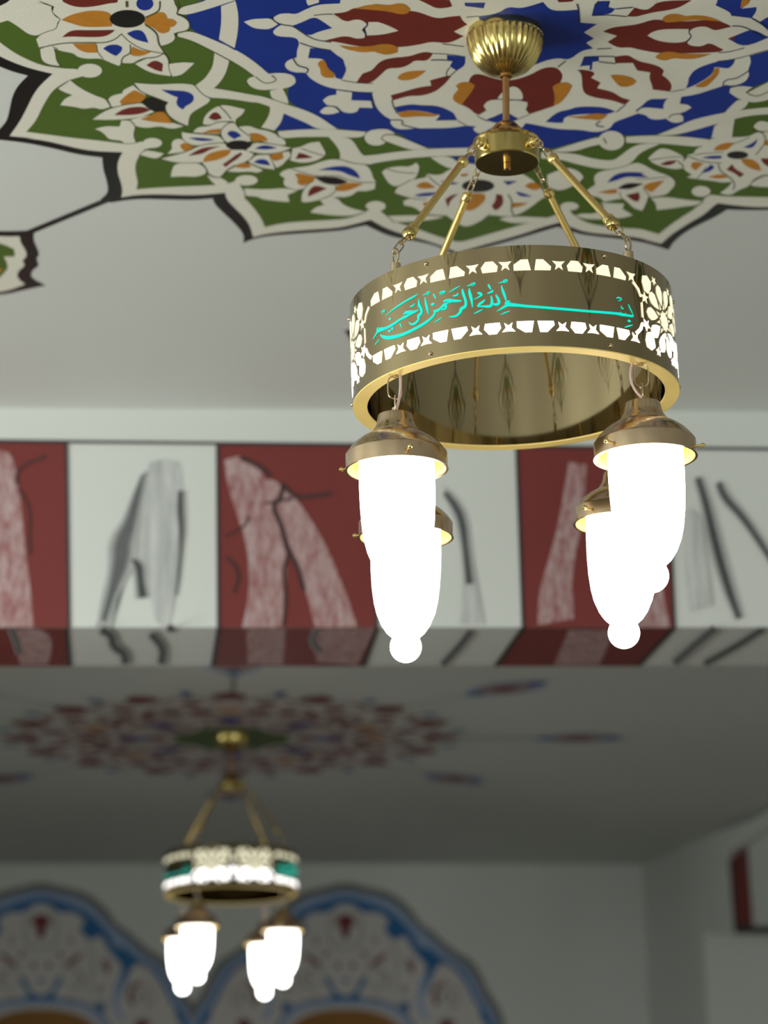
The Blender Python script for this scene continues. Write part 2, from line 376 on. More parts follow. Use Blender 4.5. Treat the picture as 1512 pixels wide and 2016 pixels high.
# underside of the beam
def sp(x0, x1, x2, x3, m): ps.poly([(x0, 1236), (x1, 1236), (x2, 1312), (x3, 1312)], m, 1, False)
sp(-400, 131, 137, -400, 'darkred'); sp(430, 742, 716, 418, 'darkred'); sp(1030, 1328, 1256, 975, 'darkred'); sp(1650, 2000, 1900, 1550, 'darkred')
for a, b in ((131, 137), (430, 418), (742, 716), (1030, 975), (1328, 1256)): ps.stroke([(a, 1236), (b, 1312)], 7, 'charcoal', 3, False)
ps.poly(bt([(40, 912), (170, 908), (210, 960), (190, 1052), (80, 1052), (60, 980)]), 'marble_pink', 2)
ps.poly(bt([(965, 908), (1120, 908), (1110, 1052), (970, 1052)]), 'marble_pink', 2)
ps.poly(bt([(1220, 910), (1470, 908), (1400, 1052), (1240, 1040)]), 'marble_pink', 2)
ps.poly([(1120, 1240), (1210, 1240), (1180, 1310), (1090, 1310)], 'marble_pink', 2)
for st, w in (([(395, 915), (440, 940), (440, 980), (490, 1010), (490, 1050)], 22), ([(590, 930), (625, 970), (640, 1000), (630, 1050)], 20), ([(655, 910), (680, 912)], 18), ([(40, 910), (60, 960), (75, 1010)], 12), ([(1240, 920), (1215, 960), (1250, 1000)], 12)):
    soft(bt(st), w/S, ps)
soft(lt([(545, 1150), (500, 1210), (430, 1285)]), 8, ps)
soft(rt([(1080, 1490), (920, 1620), (740, 1780)]), 10, ps)
soft(rt([(1470, 1500), (1250, 1640), (990, 1785)]), 8, ps)
tag(pt.build('painted_stripes', beam), 'oxblood and white stone-pattern stripes with brushed veins')
tag(ps.build('underside_stripes', beam), 'oxblood and white stripes on the beam underside')

# ------------------------------------------------------------------ painted medallion on the near ceiling
O1 = onz(994, 70, Z1)
flip = {'on': False}
def cplace(x, y, h):
    p = onz(x, y, Z1)
    if flip['on']: p = Vector((2*O1.x-p.x, 2*O1.y-p.y, p.z))
    return Vector((p.x, p.y, Z1-0.0004-h))
med = Paint(cplace, 0.0002)
K = 260/1512
OFF = {'A': (0, 0), 'B': (240, 0), 'C': (480, 0), 'D': (720, 0), 'E': (1000, 0), 'G': (1252, 0),
       'a': (0, 230), 'b': (240, 200), 'c': (480, 200), 'd': (720, 200), 'e': (1000, 200), 'g': (1252, 200)}
SHAPES = []     # (kind, points in photo px, width, material, layer)
def T(spec):
    """'A 1,2 3,4 B 5,6' -> photo pixel points"""
    out = []; ox = oy = 0
    for tok in spec.split():
        if ',' in tok:
            a, b = tok.split(','); out.append((ox+float(a)*K, oy+float(b)*K))
        else: ox, oy = OFF[tok]
    return out
def PG(m, layer, spec): SHAPES.append(('p', T(spec), 0, m, layer))
def ST(spec, w=9, m='olive', layer=7): SHAPES.append(('s', T(spec), w*K, m, layer))
def EL(m, layer, t, cx, cy, rx, ry):
    ox, oy = OFF[t]
    SHAPES.append(('p', [(ox+(cx+rx*math.cos(a*math.pi/12))*K, oy+(cy+ry*math.sin(a*math.pi/12))*K) for a in range(24)], 0, m, layer))
# --- outlines (closed): traced where seen, regular sixteen-lobed elsewhere
def polar(p): w = onz(p[0], p[1], Z1)-O1; return math.hypot(w.x, w.y), math.degrees(math.atan2(w.y, w.x)) % 360
def ring_outline(tr, rc, rt, m, layer, cusp0=55.1):
    pts = [(onz(x, y, Z1).x, onz(x, y, Z1).y) for x, y in tr]
    a1 = polar(tr[-1])[1]; a0 = polar(tr[0])[1]
    a = a1-2
    gen = []
    while a > a0+2-360:
        t = ((a-cusp0) % 22.5)/22.5; t = 1-abs(2*t-1)
        r = rc+(rt-rc)*(t**1.7)
        gen.append((O1.x+r*math.cos(math.radians(a)), O1.y+r*math.sin(math.radians(a)))); a -= 2.8125
    P = chaikin(pts, False)+gen
    h = 0.0004+med.step*layer
    tris = tessellate_polygon([[Vector((p[0], p[1], 0)) for p in P]])
    vs = [med.bm.verts.new((p[0], p[1], Z1-h)) for p in P]; k = med.mi(m)
    for t in tris: med.bm.faces.new([vs[i] for i in t]).material_index = k
black_out = T('A -260,700 -60,740 0,760 150,820 320,862 200,980 140,1100 110,1250 80,1380 0,1470 -60,1530 -160,1570 a -60,262 0,260 300,295 600,355 900,430 1170,462 1180,600 1220,720 1240,830 1215,890 1150,940 1270,980 1400,958 b 0,1132 200,1110 500,1117 800,1125 1040,1105 1060,1170 1150,1260 1260,1360 1370,1480 1400,1550 1388,1618 c 100,1570 300,1532 600,1510 900,1490 1150,1470 1300,1430 1410,1412 d 0,1410 100,1460 250,1530 400,1565 600,1600 800,1645 900,1695 1030,1760 e -300,1680 0,1600 200,1540 400,1480 570,1430 640,1450 800,1510 1000,1540 1300,1570 1512,1600 g 200,1640 372,1694 420,1610 560,1490 750,1390 900,1320 1000,1260 1040,1232 1200,1240 1512,1240 1800,1220')
black_in = T('A -260,560 -60,610 0,640 150,710 350,780 603,840 450,980 370,1100 300,1250 220,1400 110,1552 400,1580 a 300,240 500,265 700,310 900,360 1100,390 1405,400 1350,500 1342,620 1390,760 1405,850 1388,918 b 150,1065 400,1055 700,1065 900,1065 1182,1040 1200,1120 1300,1220 1400,1320 1470,1420 1503,1548 c 250,1510 500,1480 800,1460 1100,1440 1300,1390 1450,1348 d 60,1350 200,1430 350,1490 600,1560 800,1620 980,1690 1050,1725 e -300,1640 0,1560 200,1500 400,1430 590,1380 720,1430 850,1480 1000,1505 1250,1525 1512,1555 g 150,1590 290,1622 400,1520 600,1390 780,1290 900,1180 940,1158 1100,1180 1300,1200 1512,1205 1800,1190')
green_in = T('A -260,330 -60,430 0,480 150,590 300,670 480,745 700,775 880,785 A 930,850 800,905 620,1010 540,1120 470,1250 410,1380 300,1503 500,1530 800,1570 1100,1600 1420,1640 b 20,470 150,472 230,450 300,520 270,540 190,620 150,720 160,830 185,920 165,1000 400,980 700,965 1000,955 1220,935 1300,900 1370,970 1400,1060 c 30,1120 120,1220 200,1330 240,1432 450,1385 700,1365 1000,1350 1200,1335 1380,1260 d 0,1240 160,1240 180,1260 330,1375 560,1440 800,1530 1000,1590 1085,1605 1250,1560 1450,1500 e 0,1450 200,1390 400,1340 560,1290 620,1240 760,1290 800,1330 950,1400 1250,1440 1512,1450 g 150,1480 262,1512 400,1400 550,1300 680,1220 760,1110 860,1060 1000,1080 1300,1085 1512,1090 1800,1080')
blue_in = T('B 640,-300 735,-100 735,170 780,260 790,335 1000,425 1300,555 1512,690 C 300,850 480,825 595,900 500,1000 510,1170 700,1250 870,1330 970,1400 1075,1470 1250,1480 1400,1500 D 100,1470 345,1500 500,1600 710,1692 1170,1690 1500,1700 E 480,1705 700,1640 1000,1560 1200,1500 1340,1545 1512,1540 G 240,1537 640,1370 1010,1290 1080,1210 1180,1120 1080,1050 1080,990 1200,970 1340,990 1512,920 1700,840 1900,700')
ring_outline(black_out, 0.80, 0.97, 'black', 1)
ring_outline(black_in, 0.775, 0.92, 'cream', 2)
ring_outline(green_in, 0.72, 0.86, 'green', 3)
ring_outline(blue_in, 0.47, 0.50, 'blue', 4)

# --- border knobs and stems
EL('cream', 5, 'A', 1028, 800, 140, 80); PG('cream', 5, 'A 700,780 900,775 960,860 800,905')
EL('cream', 5, 'b', 350, 465, 110, 58); PG('cream', 5, 'b 150,472 240,440 330,520 260,545')
EL('cream', 5, 'c', 30, 893, 130, 60); EL('cream', 5, 'd', 115, 1190, 115, 60)
EL('cream', 5, 'e', 705, 1190, 105, 48); PG('cream', 5, 'e 610,1200 700,1230 750,1290 540,1300')
EL('cream', 5, 'g', 745, 1020, 108, 62)
# --- white ribbons between green and blue
PG('cream', 6, 'B 640,370 780,340 1000,425 1300,555 1512,690 C 300,850 375,905 320,935 230,945 100,850 B 1400,770 1230,670 1000,550 800,450 640,410')
PG('cream', 5, 'C 310,830 450,825 560,850 595,900 590,950 500,1000 350,1015 180,1025 70,980 35,920 60,880 130,865')
ST('C 130,865 230,945 320,935 382,905 320,850', 10)
PG('cream', 6, 'B 850,975 940,985 1060,1000 1300,1040 1512,1080 C 200,1090 330,1130 500,1190 700,1250 870,1330 970,1400 1075,1470 840,1470 700,1390 460,1290 300,1210 150,1160 B 1512,1165 1300,1130 1100,1110 1010,1110 930,1070')
PG('cream', 5, 'B 1060,590 1230,680 1200,800 1150,900 1060,1000 940,1080 840,970 940,900 1000,820 1045,740')
ST('B 640,410 800,455 1000,560 1230,680 1400,780 1512,860', 7); ST('B 1110,450 1300,560', 14, 'blue', 7)
PG('blue', 5, 'B 735,170 1130,60 1140,200 1100,455 790,335 780,260')
PG('cream', 5, 'B 1135,60 1300,0 1335,150 1330,350 1290,540 1110,450 1140,250')
PG('cream', 6, 'B 670,70 900,20 1000,-30 1300,-120 1300,-10 1000,90 730,165 640,140')
PG('green', 5, 'B 440,-200 900,-200 1000,-60 900,15 690,65 600,20')
PG('blue', 6, 'C 460,1290 700,1390 840,1467 600,1475 360,1482 430,1400')
PG('cream', 5, 'C 300,1215 460,1280 430,1390 350,1485 200,1450 270,1350 300,1270')
PG('cream', 5, 'C 300,1030 440,1000 500,1110 510,1180 400,1150 310,1110')
PG('cream', 6, 'C 390,1495 600,1475 850,1468 1100,1475 1400,1500 1360,1568 1100,1560 900,1555 600,1560 460,1575 400,1545')
PG('green', 5, 'C 460,1575 900,1550 1370,1565 1400,1680 1100,1700 500,1700'); ST('C 370,1490 400,1560', 12)
EL('cream', 6, 'D', 120, 1565, 135, 92); PG('cream', 6, 'D 120,1470 230,1465 300,1490 348,1535 220,1545 160,1600 60,1600')
PG('cream', 7, 'D 220,1530 350,1540 500,1600 710,1690 600,1702 510,1705 300,1630 160,1582'); ST('D 345,1530 215,1525 165,1580 300,1640', 10, layer=8)
PG('cream', 6, 'c 1350,610 1512,600 d 300,570 700,530 1180,518 1450,515 1500,600 900,612 600,627 300,660 40,705 c 1512,690 1430,715 1270,695 1250,660')
PG('cream', 5, 'c 970,395 1215,400 1290,500 1360,615 1512,640 1430,712 1270,697 1100,650 1105,570 1050,480')
PG('cream', 5, 'd 740,630 900,615 1000,640 1040,680 1300,700 1250,770 950,770'); PG('blue', 6, 'd 980,620 1260,612 1260,710 1120,690 1040,680')
PG('cream', 6, 'e 380,570 560,572 800,590 950,640 1200,672 1300,600 1400,520 1512,475 1640,470 1740,475 1512,570 1420,690 1300,740 1100,772 800,710 600,650 380,640')
PG('cream', 6, 'e 480,562 700,490 1000,400 1090,403 1115,460 950,500 740,568'); ST('e 1090,403 1125,465', 12, layer=9)
EL('cream', 7, 'e', 1185, 435, 150, 112); PG('cream', 8, 'e 900,430 1090,403 1115,462 950,500'); PG('green', 5, 'e 700,572 1010,500 1200,560 1330,470 1512,460 1400,520 1220,670 1000,620')
ST('e 1340,390 1335,460', 12, layer=9)
PG('cream', 6, 'e 1345,395 1465,385 g 250,378 600,395 830,425 770,512 500,490 300,470 0,465 e 1350,460')
PG('cream', 6, 'g 240,375 450,290 640,200 850,150 1000,120 1250,80 1512,55 1700,50 1700,130 1512,135 1300,150 1130,190 900,250 700,310 450,375')
PG('cream', 5, 'G 1010,1290 1080,1210 1180,1120 1290,1160 1230,1250'); PG('green', 5, 'G 1232,1250 1300,1160 1512,1150 1700,1100 1700,1230 1512,1225')
PG('cream', 6, 'G 1070,1050 1080,1000 1200,970 1340,990 1250,1050 1380,1100 1512,1040 1700,1000 1700,1080 1512,1135 1400,1160 1290,1160 1150,1110')
PG('cream', 7, 'G 1275,1050 1512,930 1700,840 1700,930 1512,1035 1380,1097'); ST('G 1330,995 1250,1050 1380,1100 1520,1035', 10, layer=8)
PG('cream', 5, 'g 905,245 1130,190 1110,300 1100,405 865,408 880,340'); PG('blue', 5, 'g 450,375 900,250 870,400 820,422 600,395')
# --- flower 1 (upper left)
PG('cream', 6, 'A 35,205 150,155 280,75 450,15 590,65 590,120 640,180 690,205 650,260 650,320 530,350 430,400 330,385 230,310 120,235')
PG('cream', 6, 'A 460,-150 460,0 620,65 600,130 690,205 650,310 480,370 415,440 450,540 620,540 700,575 850,600 880,640 1000,665 1150,655 1250,700 1360,745 1400,705 B 20,712 130,715 210,680 300,650 400,640 480,600 430,520 540,490 600,450 610,400 590,370 760,340 780,290 760,230 700,180 620,150 640,90 600,30 560,-150')
PG('cream', 6, 'A 460,550 600,520 630,580 640,680 685,745 560,730 490,690 470,640')
PG('orange', 7, 'A 700,215 800,160 950,120 1100,105 1250,125 1300,200 1280,290 1100,300 950,295 830,260')
PG('red', 7, 'A 710,415 770,360 850,330 1000,335 1315,330 1290,360 1200,410 1000,415 820,405')
PG('red', 7, 'A 710,0 800,50 930,75 1100,60 1250,25 1340,20 1350,0 1340,-60 750,-60')
EL('black', 8, 'A', 1458, 203, 203, 102)
PG('blue', 7, 'B 55,370 130,335 210,330 260,370 285,430 302,478 220,460 130,430'); PG('blue', 7, 'A 1180,545 1230,505 1340,495 1400,530 1390,580 1330,630 1270,605')
PG('orange', 7, 'A 830,488 1100,485 1112,590 1000,595 900,560'); PG('orange', 7, 'B 120,520 200,560 340,580 250,625 150,635 90,610')
EL('blue', 7, 'B', 262, 30, 98, 78)
PG('orange', 7, 'B 265,190 350,155 440,120 500,140 520,200 590,205 630,250 600,290 550,300 550,340 500,370 440,370 400,340 350,300 255,262')
ST('A 450,0 620,68', 7); ST('A 590,75 600,130 640,180 700,205 660,240 650,320 530,350 430,400', 8); ST('A 450,538 700,480 1000,475 1200,480 1320,440 1390,375', 12)
ST('B -6,375 60,450 200,540 340,580 480,600', 9); ST('B 480,600 400,645 240,655 130,715', 12); ST('A 1105,500 1115,590 1180,660', 9); ST('B 435,0 435,100 380,140 270,188', 18)
ST('B 265,268 360,330 410,390 415,470 440,520', 20); ST('B 640,0 655,90 620,150 700,175 770,230 780,300 740,345 590,370 620,410', 14); ST('A 600,520 660,548', 8); ST('B 55,0 60,70', 32)
ST('A 1490,500 1500,600 1400,640 1385,720', 14); ST('A 470,690 560,740 700,755', 7)
PG('cream', 6, 'B 150,720 300,650 400,640 480,600 530,650 540,720 560,860 400,840 280,800'); PG('red', 7, 'B 280,735 340,690 400,680 470,720 460,810 380,790')
PG('cream', 6, 'B 545,720 700,700 832,710 760,780 680,850 575,865 540,780'); ST('B 480,600 535,660 535,780 575,862', 9)
# --- flower 2
PG('cream', 6, 'B 140,940 400,960 650,945 800,955 860,990 930,1070 1010,1115 1000,1160 900,1220 800,1280 770,1330 755,1430 650,1390 560,1340 500,1250 490,1180 530,1165 400,1120 230,1050')
PG('cream', 5, 'A 1240,1130 1280,1085 1400,1060 1410,1020 1512,975 1526,965 1670,1080 1640,1150 1500,1195 1280,1215'); PG('cream', 5, 'A 1045,1360 1150,1280 1280,1220 1480,1185 1625,1170 1770,1265 1650,1320 1500,1350 1300,1365')
PG('cream', 5, 'b 90,200 350,130 560,230 710,270 620,300 540,300 430,270 300,295 180,280 120,250')
PG('cream', 5, 'A 660,1000 800,905 850,950 950,1020 1100,1090 1220,1130 1260,1215 1160,1250 1080,1220 960,1240 860,1215 690,1195 740,1120 830,1080 720,1040')
PG('cream', 5, 'A 1085,1470 1200,1435 1340,1440 1370,1440 1390,1370 1500,1370 1550,1440 1520,1540 1560,1640 1420,1640 1400,1600 1250,1590 1210,1540 1150,1490')
PG('orange', 6, 'A 1370,1150 1430,1090 1500,1040 B 150,1018 280,1090 230,1160 0,1198'); PG('black', 7, 'B 230,1150 300,1100 400,1110 530,1165 500,1200 480,1265 380,1275 280,1220')
PG('red', 7, 'B -90,1305 0,1245 100,1215 250,1210 330,1250 200,1300 0,1310'); PG('cream', 6, 'B -350,1360 -230,1280 -100,1215 60,1190 230,1165 280,1220 370,1270 250,1320 0,1350')
PG('orange', 6, 'B 210,1355 350,1300 400,1270 490,1268 580,1402 450,1395 320,1380')
PG('blue', 7, 'B 450,1015 600,1025 720,1030 800,1060 830,1110 800,1170 720,1210 700,1245 640,1210 620,1160 640,1105 560,1075')
ST('B 130,960 230,1050 400,1112 530,1165'); ST('B 830,965 920,1070 1010,1115'); ST('A 1215,1130 1270,1215'); ST('A 1050,1360 1200,1250 1350,1205 1480,1180 1630,1165'); ST('b 90,200 150,265'); ST('B 495,1180 500,1270 560,1340 710,1430'); ST('A 660,1000 800,905', 7); ST('b 0,465 100,475 180,455', 6)
# --- flower 3
PG('cream', 5, 'b 205,600 270,540 480,585 400,655'); ST('b 190,610 270,535', 7)
PG('cream', 5, 'b 930,250 935,180 1000,100 1110,35 1200,30 1410,80 1380,140 1300,190 1300,235 1250,215 1100,215 1000,265'); PG('red', 7, 'b 990,175 1040,110 1100,115 1145,180 1060,210'); ST('b 1110,35 1190,110 1250,190'); ST('b 930,255 1010,262 1100,215 1280,218', 8)
PG('cream', 5, 'b 815,340 870,280 1000,275 1100,225 1230,225 1150,290 1120,360 1000,360'); PG('orange', 7, 'b 920,350 1000,310 1130,300 1120,352')
PG('cream', 6, 'b 685,330 800,350 1000,365 1110,380 1180,455 1000,465 850,500 740,460 690,410'); PG('blue', 7, 'b 760,405 900,400 1060,425 1000,440 880,440'); ST('b 685,335 800,352 1000,368 1110,380', 7); ST('b 690,410 740,470 850,502', 7)
PG('cream', 5, 'b 520,590 580,530 565,480 590,430 670,410 830,500 720,570'); PG('orange', 6, 'b 665,490 700,460 760,480 840,500 730,565 680,530')
PG('cream', 6, 'b 440,640 600,600 750,560 900,490 1100,465 1190,470 1250,540 1100,620 920,690 780,690 600,690'); PG('red', 7, 'b 755,610 850,550 950,510 1130,500 1000,540 920,590'); ST('b 440,640 600,600 750,560 900,485 1100,462 1190,462', 8); ST('b 440,645 600,690 780,690 920,690', 7)
PG('cream', 6, 'b 920,690 1100,580 1250,540 1400,540 1510,590 1460,650 1300,720 1180,790 1130,860 1000,830 980,760'); PG('orange', 7, 'b 930,685 940,630 1000,580 1150,540 1250,540 1230,600 1100,660'); PG('red', 7, 'b 1150,710 1240,650 1300,600 1360,570 1380,590 1330,640 1250,690 1190,740')
ST('b 900,695 980,760 985,830 1060,860 1130,860 1190,780 1300,710', 9)
PG('cream', 5, 'b 560,855 570,780 610,700 780,690 890,700 970,770 960,820 850,855 700,845'); PG('cream', 5, 'b 975,835 1130,860 1220,920 1160,945 1060,950')
PG('cream', 6, 'b 1130,370 1150,290 1240,230 1300,240 1340,300 1450,380 1480,440 1350,470 1200,470'); PG('blue', 7, 'b 1205,350 1240,320 1320,335 1370,385 1320,400 1290,420 1220,380'); ST('b 1230,225 1150,290 1120,360 1180,455', 9); ST('b 1300,240 1340,300 1460,385', 8)
EL('black', 8, 'b', 1335, 487, 145, 55)
PG('cream', 5, 'c -60,280 60,265 160,310 250,320 340,350 400,390 480,440 490,480 400,500 200,440 80,420'); PG('orange', 6, 'c 60,355 150,350 250,390 275,440 100,445')
PG('cream', 6, 'c 30,550 70,500 130,455 300,470 550,520 400,580 200,590 80,575'); PG('blue', 7, 'c 125,530 200,490 280,490 380,520 270,540'); ST('c 130,455 300,468 550,515', 7); ST('c 60,560 200,592 400,582 540,525', 8)
PG('cream', 6, 'c 50,680 130,600 290,600 340,700 360,770 200,750'); PG('blue', 7, 'c 110,685 160,650 250,650 290,690 300,720 200,710'); ST('c 50,690 130,730 200,755 360,775', 7); ST('c 290,600 335,690 360,770', 7); ST('c 120,590 100,640 20,680', 9)
PG('cream', 5, 'c 290,600 450,570 530,560 540,620 480,670 440,720 370,750 330,680'); PG('orange', 6, 'c 290,600 440,572 455,640 380,670 330,662')
PG('cream', 5, 'c -190,790 -100,735 60,690 220,780 150,810 80,790 -60,800'); PG('orange', 6, 'c -110,740 -20,690 40,690 90,740 0,757')
PG('cream', 5, 'c -80,590 -20,560 60,570 110,600 60,670 -40,700 -120,720')
PG('cream', 6, 'c 520,660 545,590 560,525 650,510 750,460 865,450 900,510 940,580 920,620 800,680 650,695'); PG('red', 7, 'c 590,645 630,575 700,590 790,630 700,640'); ST('c 650,520 750,560 925,612', 8); ST('c 555,520 520,560 545,610 520,665', 8)
# --- flower 4
PG('cream', 5, 'c 530,755 750,730 900,670 1050,645 1250,690 1400,710 1460,790 1480,870 1510,900 1500,990 1400,1020 1300,1010 1250,1060 1150,1090 1080,1080 900,1110 700,1150 650,1130 655,1050 680,990 600,1010 480,970 450,920 470,870 410,830 430,790')
PG('blue', 7, 'c 850,772 1000,735 1150,725 1250,760 1310,820 1330,872 1200,830 1100,780'); PG('orange', 6, 'c 585,820 620,808 750,840 820,850 800,900 740,930 660,960 610,920 620,880'); PG('orange', 6, 'c 1060,960 1190,915 1370,930 1250,990 1150,1020 1060,1012')
PG('black', 7, 'c 800,850 1050,850 1130,880 1190,910 1100,945 950,935 870,900'); PG('cream', 6, 'c 660,1130 665,1050 720,950 810,900 930,935 1050,960 1000,1050 850,1110'); PG('red', 7, 'c 735,1080 740,1010 800,950 880,960 950,985 850,1030')
ST('c 540,758 650,795 800,840 950,842 1080,835 1200,890 1350,915 1500,915', 7); ST('c 655,1130 655,1040 720,940 800,895', 9); ST('c 870,1112 1000,1065 1060,1000 1050,950', 8); ST('c 1110,650 1230,695 1430,712', 8); ST('c 500,975 600,1010 680,990', 7)
PG('cream', 5, 'c 0,985 250,1000 480,980 620,1010 500,1060 525,1140 450,1140 200,1110 170,1080 0,1070 -20,1030'); PG('cream', 5, 'c 760,1260 820,1200 920,1175 870,1120 970,1085 1080,1100 1130,1170 1250,1220 1390,1250 1250,1300 1100,1300 950,1290'); ST('c 1230,1310 1390,1260 1420,1200', 7); ST('c 0,985 20,1120', 8)
# --- flower 5 (behind the hub)
PG('cream', 5, 'd 185,800 240,750 400,730 500,740 580,690 620,740 580,860 500,910 350,970 260,930'); ST('d 240,762 380,802 570,812', 7); ST('d 370,965 520,885', 8)
PG('cream', 5, 'd 330,1040 360,970 520,890 690,860 690,815 850,840 950,770 1150,720 1500,700 1900,860 2080,1070 1990,1120 1880,1210 1740,1290 1600,1310 1440,1290 910,1300 640,1270 560,1200 440,1180 430,1130 500,1100')
PG('orange', 6, 'd 575,960 620,920 700,905 800,975 640,995'); PG('blue', 6, 'd 550,1065 650,1035 830,1030 760,1070 620,1080'); PG('blue', 6, 'd 855,900 950,905 1070,925 1000,945 890,925')
PG('orange', 6, 'd 650,1150 740,1140 720,1210 680,1200'); PG('orange', 6, 'd 1080,820 1180,815 1150,850 1090,845'); PG('red', 6, 'd 910,1110 980,1060 1060,1045 970,1120 940,1205')
PG('orange', 6, 'd 1075,1130 1150,1060 1250,1035 1360,1050 1375,1110 1300,1190 1200,1250 1110,1220'); PG('red', 6, 'd 1440,1185 1490,1120 1490,1050 1560,1060 1580,1140 1540,1210 1480,1240')
EL('black', 7, 'd', 1285, 955, 185, 72)
PG('orange', 6, 'e 40,1150 230,1150 150,1190 50,1208'); PG('blue', 6, 'e 90,1020 180,1040 280,1080 130,1078'); PG('orange', 6, 'e 190,960 260,905 380,950 370,990 290,1010'); PG('blue', 6, 'e -60,900 110,900 0,948')
ST('d 690,815 780,910 870,965', 8); ST('d 330,1040 500,1100 700,1110', 7); ST('e 0,1050 50,1130 30,1230 80,1310', 12); ST('d 1090,1230 1050,1280', 8)
PG('cream', 5, 'e 450,830 620,760 720,750 830,800 865,860 800,930 650,1000 560,1010 450,960')
PG('cream', 5, 'd 910,1285 1430,1280 1400,1310 1160,1440 1040,1380'); PG('cream', 5, 'd 245,1300 660,1290 900,1310 750,1350 320,1380'); PG('cream', 5, 'e 0,1300 440,1320 330,1370 60,1390 -100,1340')
ST('d 250,1300 330,1380', 7); ST('d 910,1295 1000,1370', 7); ST('d 1430,1275 1350,1330', 7)
# --- flower 6
PG('cream', 5, 'e 870,1030 1000,940 980,850 1040,790 1300,750 g -20,690 70,700 200,780 380,840 450,900 440,960 400,1000 350,1060 160,1085 e 1400,1110 1290,1100 1100,1140 1060,1090 900,1060')
PG('blue', 6, 'e 1135,918 1200,840 1300,800 1450,795 1560,808 g 60,820 150,857 0,855 e 1350,850 1220,900'); PG('black', 7, 'e 1250,985 1350,920 1512,925 g 85,928 0,968 e 1380,995'); PG('orange', 6, 'e 1030,1030 1150,1000 1240,990 1250,1040 1150,1047')
PG('cream', 6, 'e 1280,1020 1380,985 g 0,965 90,985 145,1070 100,1190 70,1240 -30,1210 e 1380,1150 1300,1090'); PG('red', 7, 'e 1350,1060 1480,1030 g 30,1025 50,1090 20,1135 -20,1130 e 1400,1100'); PG('orange', 6, 'g 80,960 150,920 330,890 250,970 180,1030 100,990')
ST('e 1000,800 1040,860 980,960', 1); ST('g 0,880 200,870 370,850', 7); ST('g 85,985 150,1060 160,1085', 8); ST('e 1280,1020 1290,1095 1370,1150', 8)
PG('cream', 5, 'e 770,1300 850,1270 1000,1280 1100,1190 1060,1150 1330,1160 1310,1220 1430,1290 1350,1320 1130,1340 900,1340'); PG('cream', 5, 'g 170,1100 330,1080 600,1120 760,1130 700,1180 570,1190 450,1210 240,1235 225,1150'); ST('g 770,1100 750,1150 690,1190', 9)
# --- flower 7
PG('cream', 5, 'g 590,600 660,590 690,530 770,500 820,430 950,400 1150,400 1300,390 1380,340 1450,350 1512,330 1700,400 1700,830 1512,830 1450,830 1330,890 1300,960 1180,1000 1080,1070 960,1040 1060,970 1100,910 980,920 890,900 700,880 580,860 640,830 560,780 540,740 530,680 580,640')
PG('orange', 6, 'g 885,550 920,500 1000,465 1120,460 1050,550'); PG('blue', 6, 'g 1228,512 1330,470 1392,412 1370,490 1310,528'); PG('blue', 6, 'g 750,635 850,610 980,610 980,640 880,650'); PG('orange', 6, 'g 640,690 700,680 770,700 680,780 630,740')
PG('blue', 6, 'g 755,812 800,760 860,710 900,740 860,785'); PG('orange', 6, 'g 820,855 920,825 1010,825 1050,860 940,875'); PG('red', 6, 'g 1035,770 1100,705 1130,760 1240,820 1190,860 1130,810'); PG('orange', 6, 'g 1200,650 1300,640 1400,690 1435,780 1350,775 1230,710')
PG('red', 6, 'g 1430,640 1512,640 1600,660 1560,760 1450,700'); PG('orange', 6, 'g 1470,430 1560,440 1560,500 1470,490'); EL('black', 7, 'g', 1162, 602, 122, 45)
PG('cream', 5, 'g 1345,280 1380,230 1440,210 1512,230 1700,260 1700,340 1512,330 1400,330'); ST('g 1350,320 1460,345 1490,440 1430,530 1370,600', 9); ST('g 660,600 800,580 1000,570', 7); ST('g 590,610 700,660 850,690 980,690', 8); ST('g 940,700 960,790 1080,860 1135,930 1110,1000', 10); ST('g 1100,480 1300,400', 7); ST('g 690,880 760,800 800,740', 7); ST('g 1300,960 1330,895 1450,840', 8)
PG('cream', 5, 'g 140,640 200,580 280,520 400,540 550,620 530,700 540,750 450,770 300,740 180,690'); PG('red', 6, 'g 275,708 350,670 470,660 440,700 350,727'); ST('g 150,662 350,628 560,618', 7); ST('g 560,600 580,640', 12); ST('g 480,670 550,740', 10)
PG('cream', 5, 'g 1320,920 1450,850 1512,840 1700,850 1700,970 1400,970 1310,950')
# --- inner white frame work
PG('cream', 5, 'C 340,190 400,150 500,140 600,155 700,100 850,40 1100,30 1150,-300 D 1500,-420 G 900,-300 940,0 910,50 1080,130 1090,170 1250,190 1330,200 1430,250 1512,330 1700,350 1700,520 1512,570 1300,630 1320,700 1280,790 1300,850 1250,930 1120,975 1010,960 980,980 850,1020 700,1070 520,1100 300,1125 150,1120 60,1210 0,1250 E 1500,1285 1350,1340 1210,1390 1180,1450 1100,1490 980,1505 830,1475 560,1470 300,1415 200,1400 160,1460 D 1600,1500 1490,1420 1400,1480 1310,1525 1250,1500 1230,1460 1270,1440 1150,1425 1000,1455 700,1460 570,1460 400,1475 320,1450 280,1400 290,1360 200,1310 110,1210 70,1050 0,1045 C 1300,1040 1050,1010 900,970 760,890 715,830 690,820 580,820 500,790 465,740 490,690 570,655 605,650 610,560 640,485 600,415 400,410 340,380 335,340 400,290 430,275 390,265 345,220')
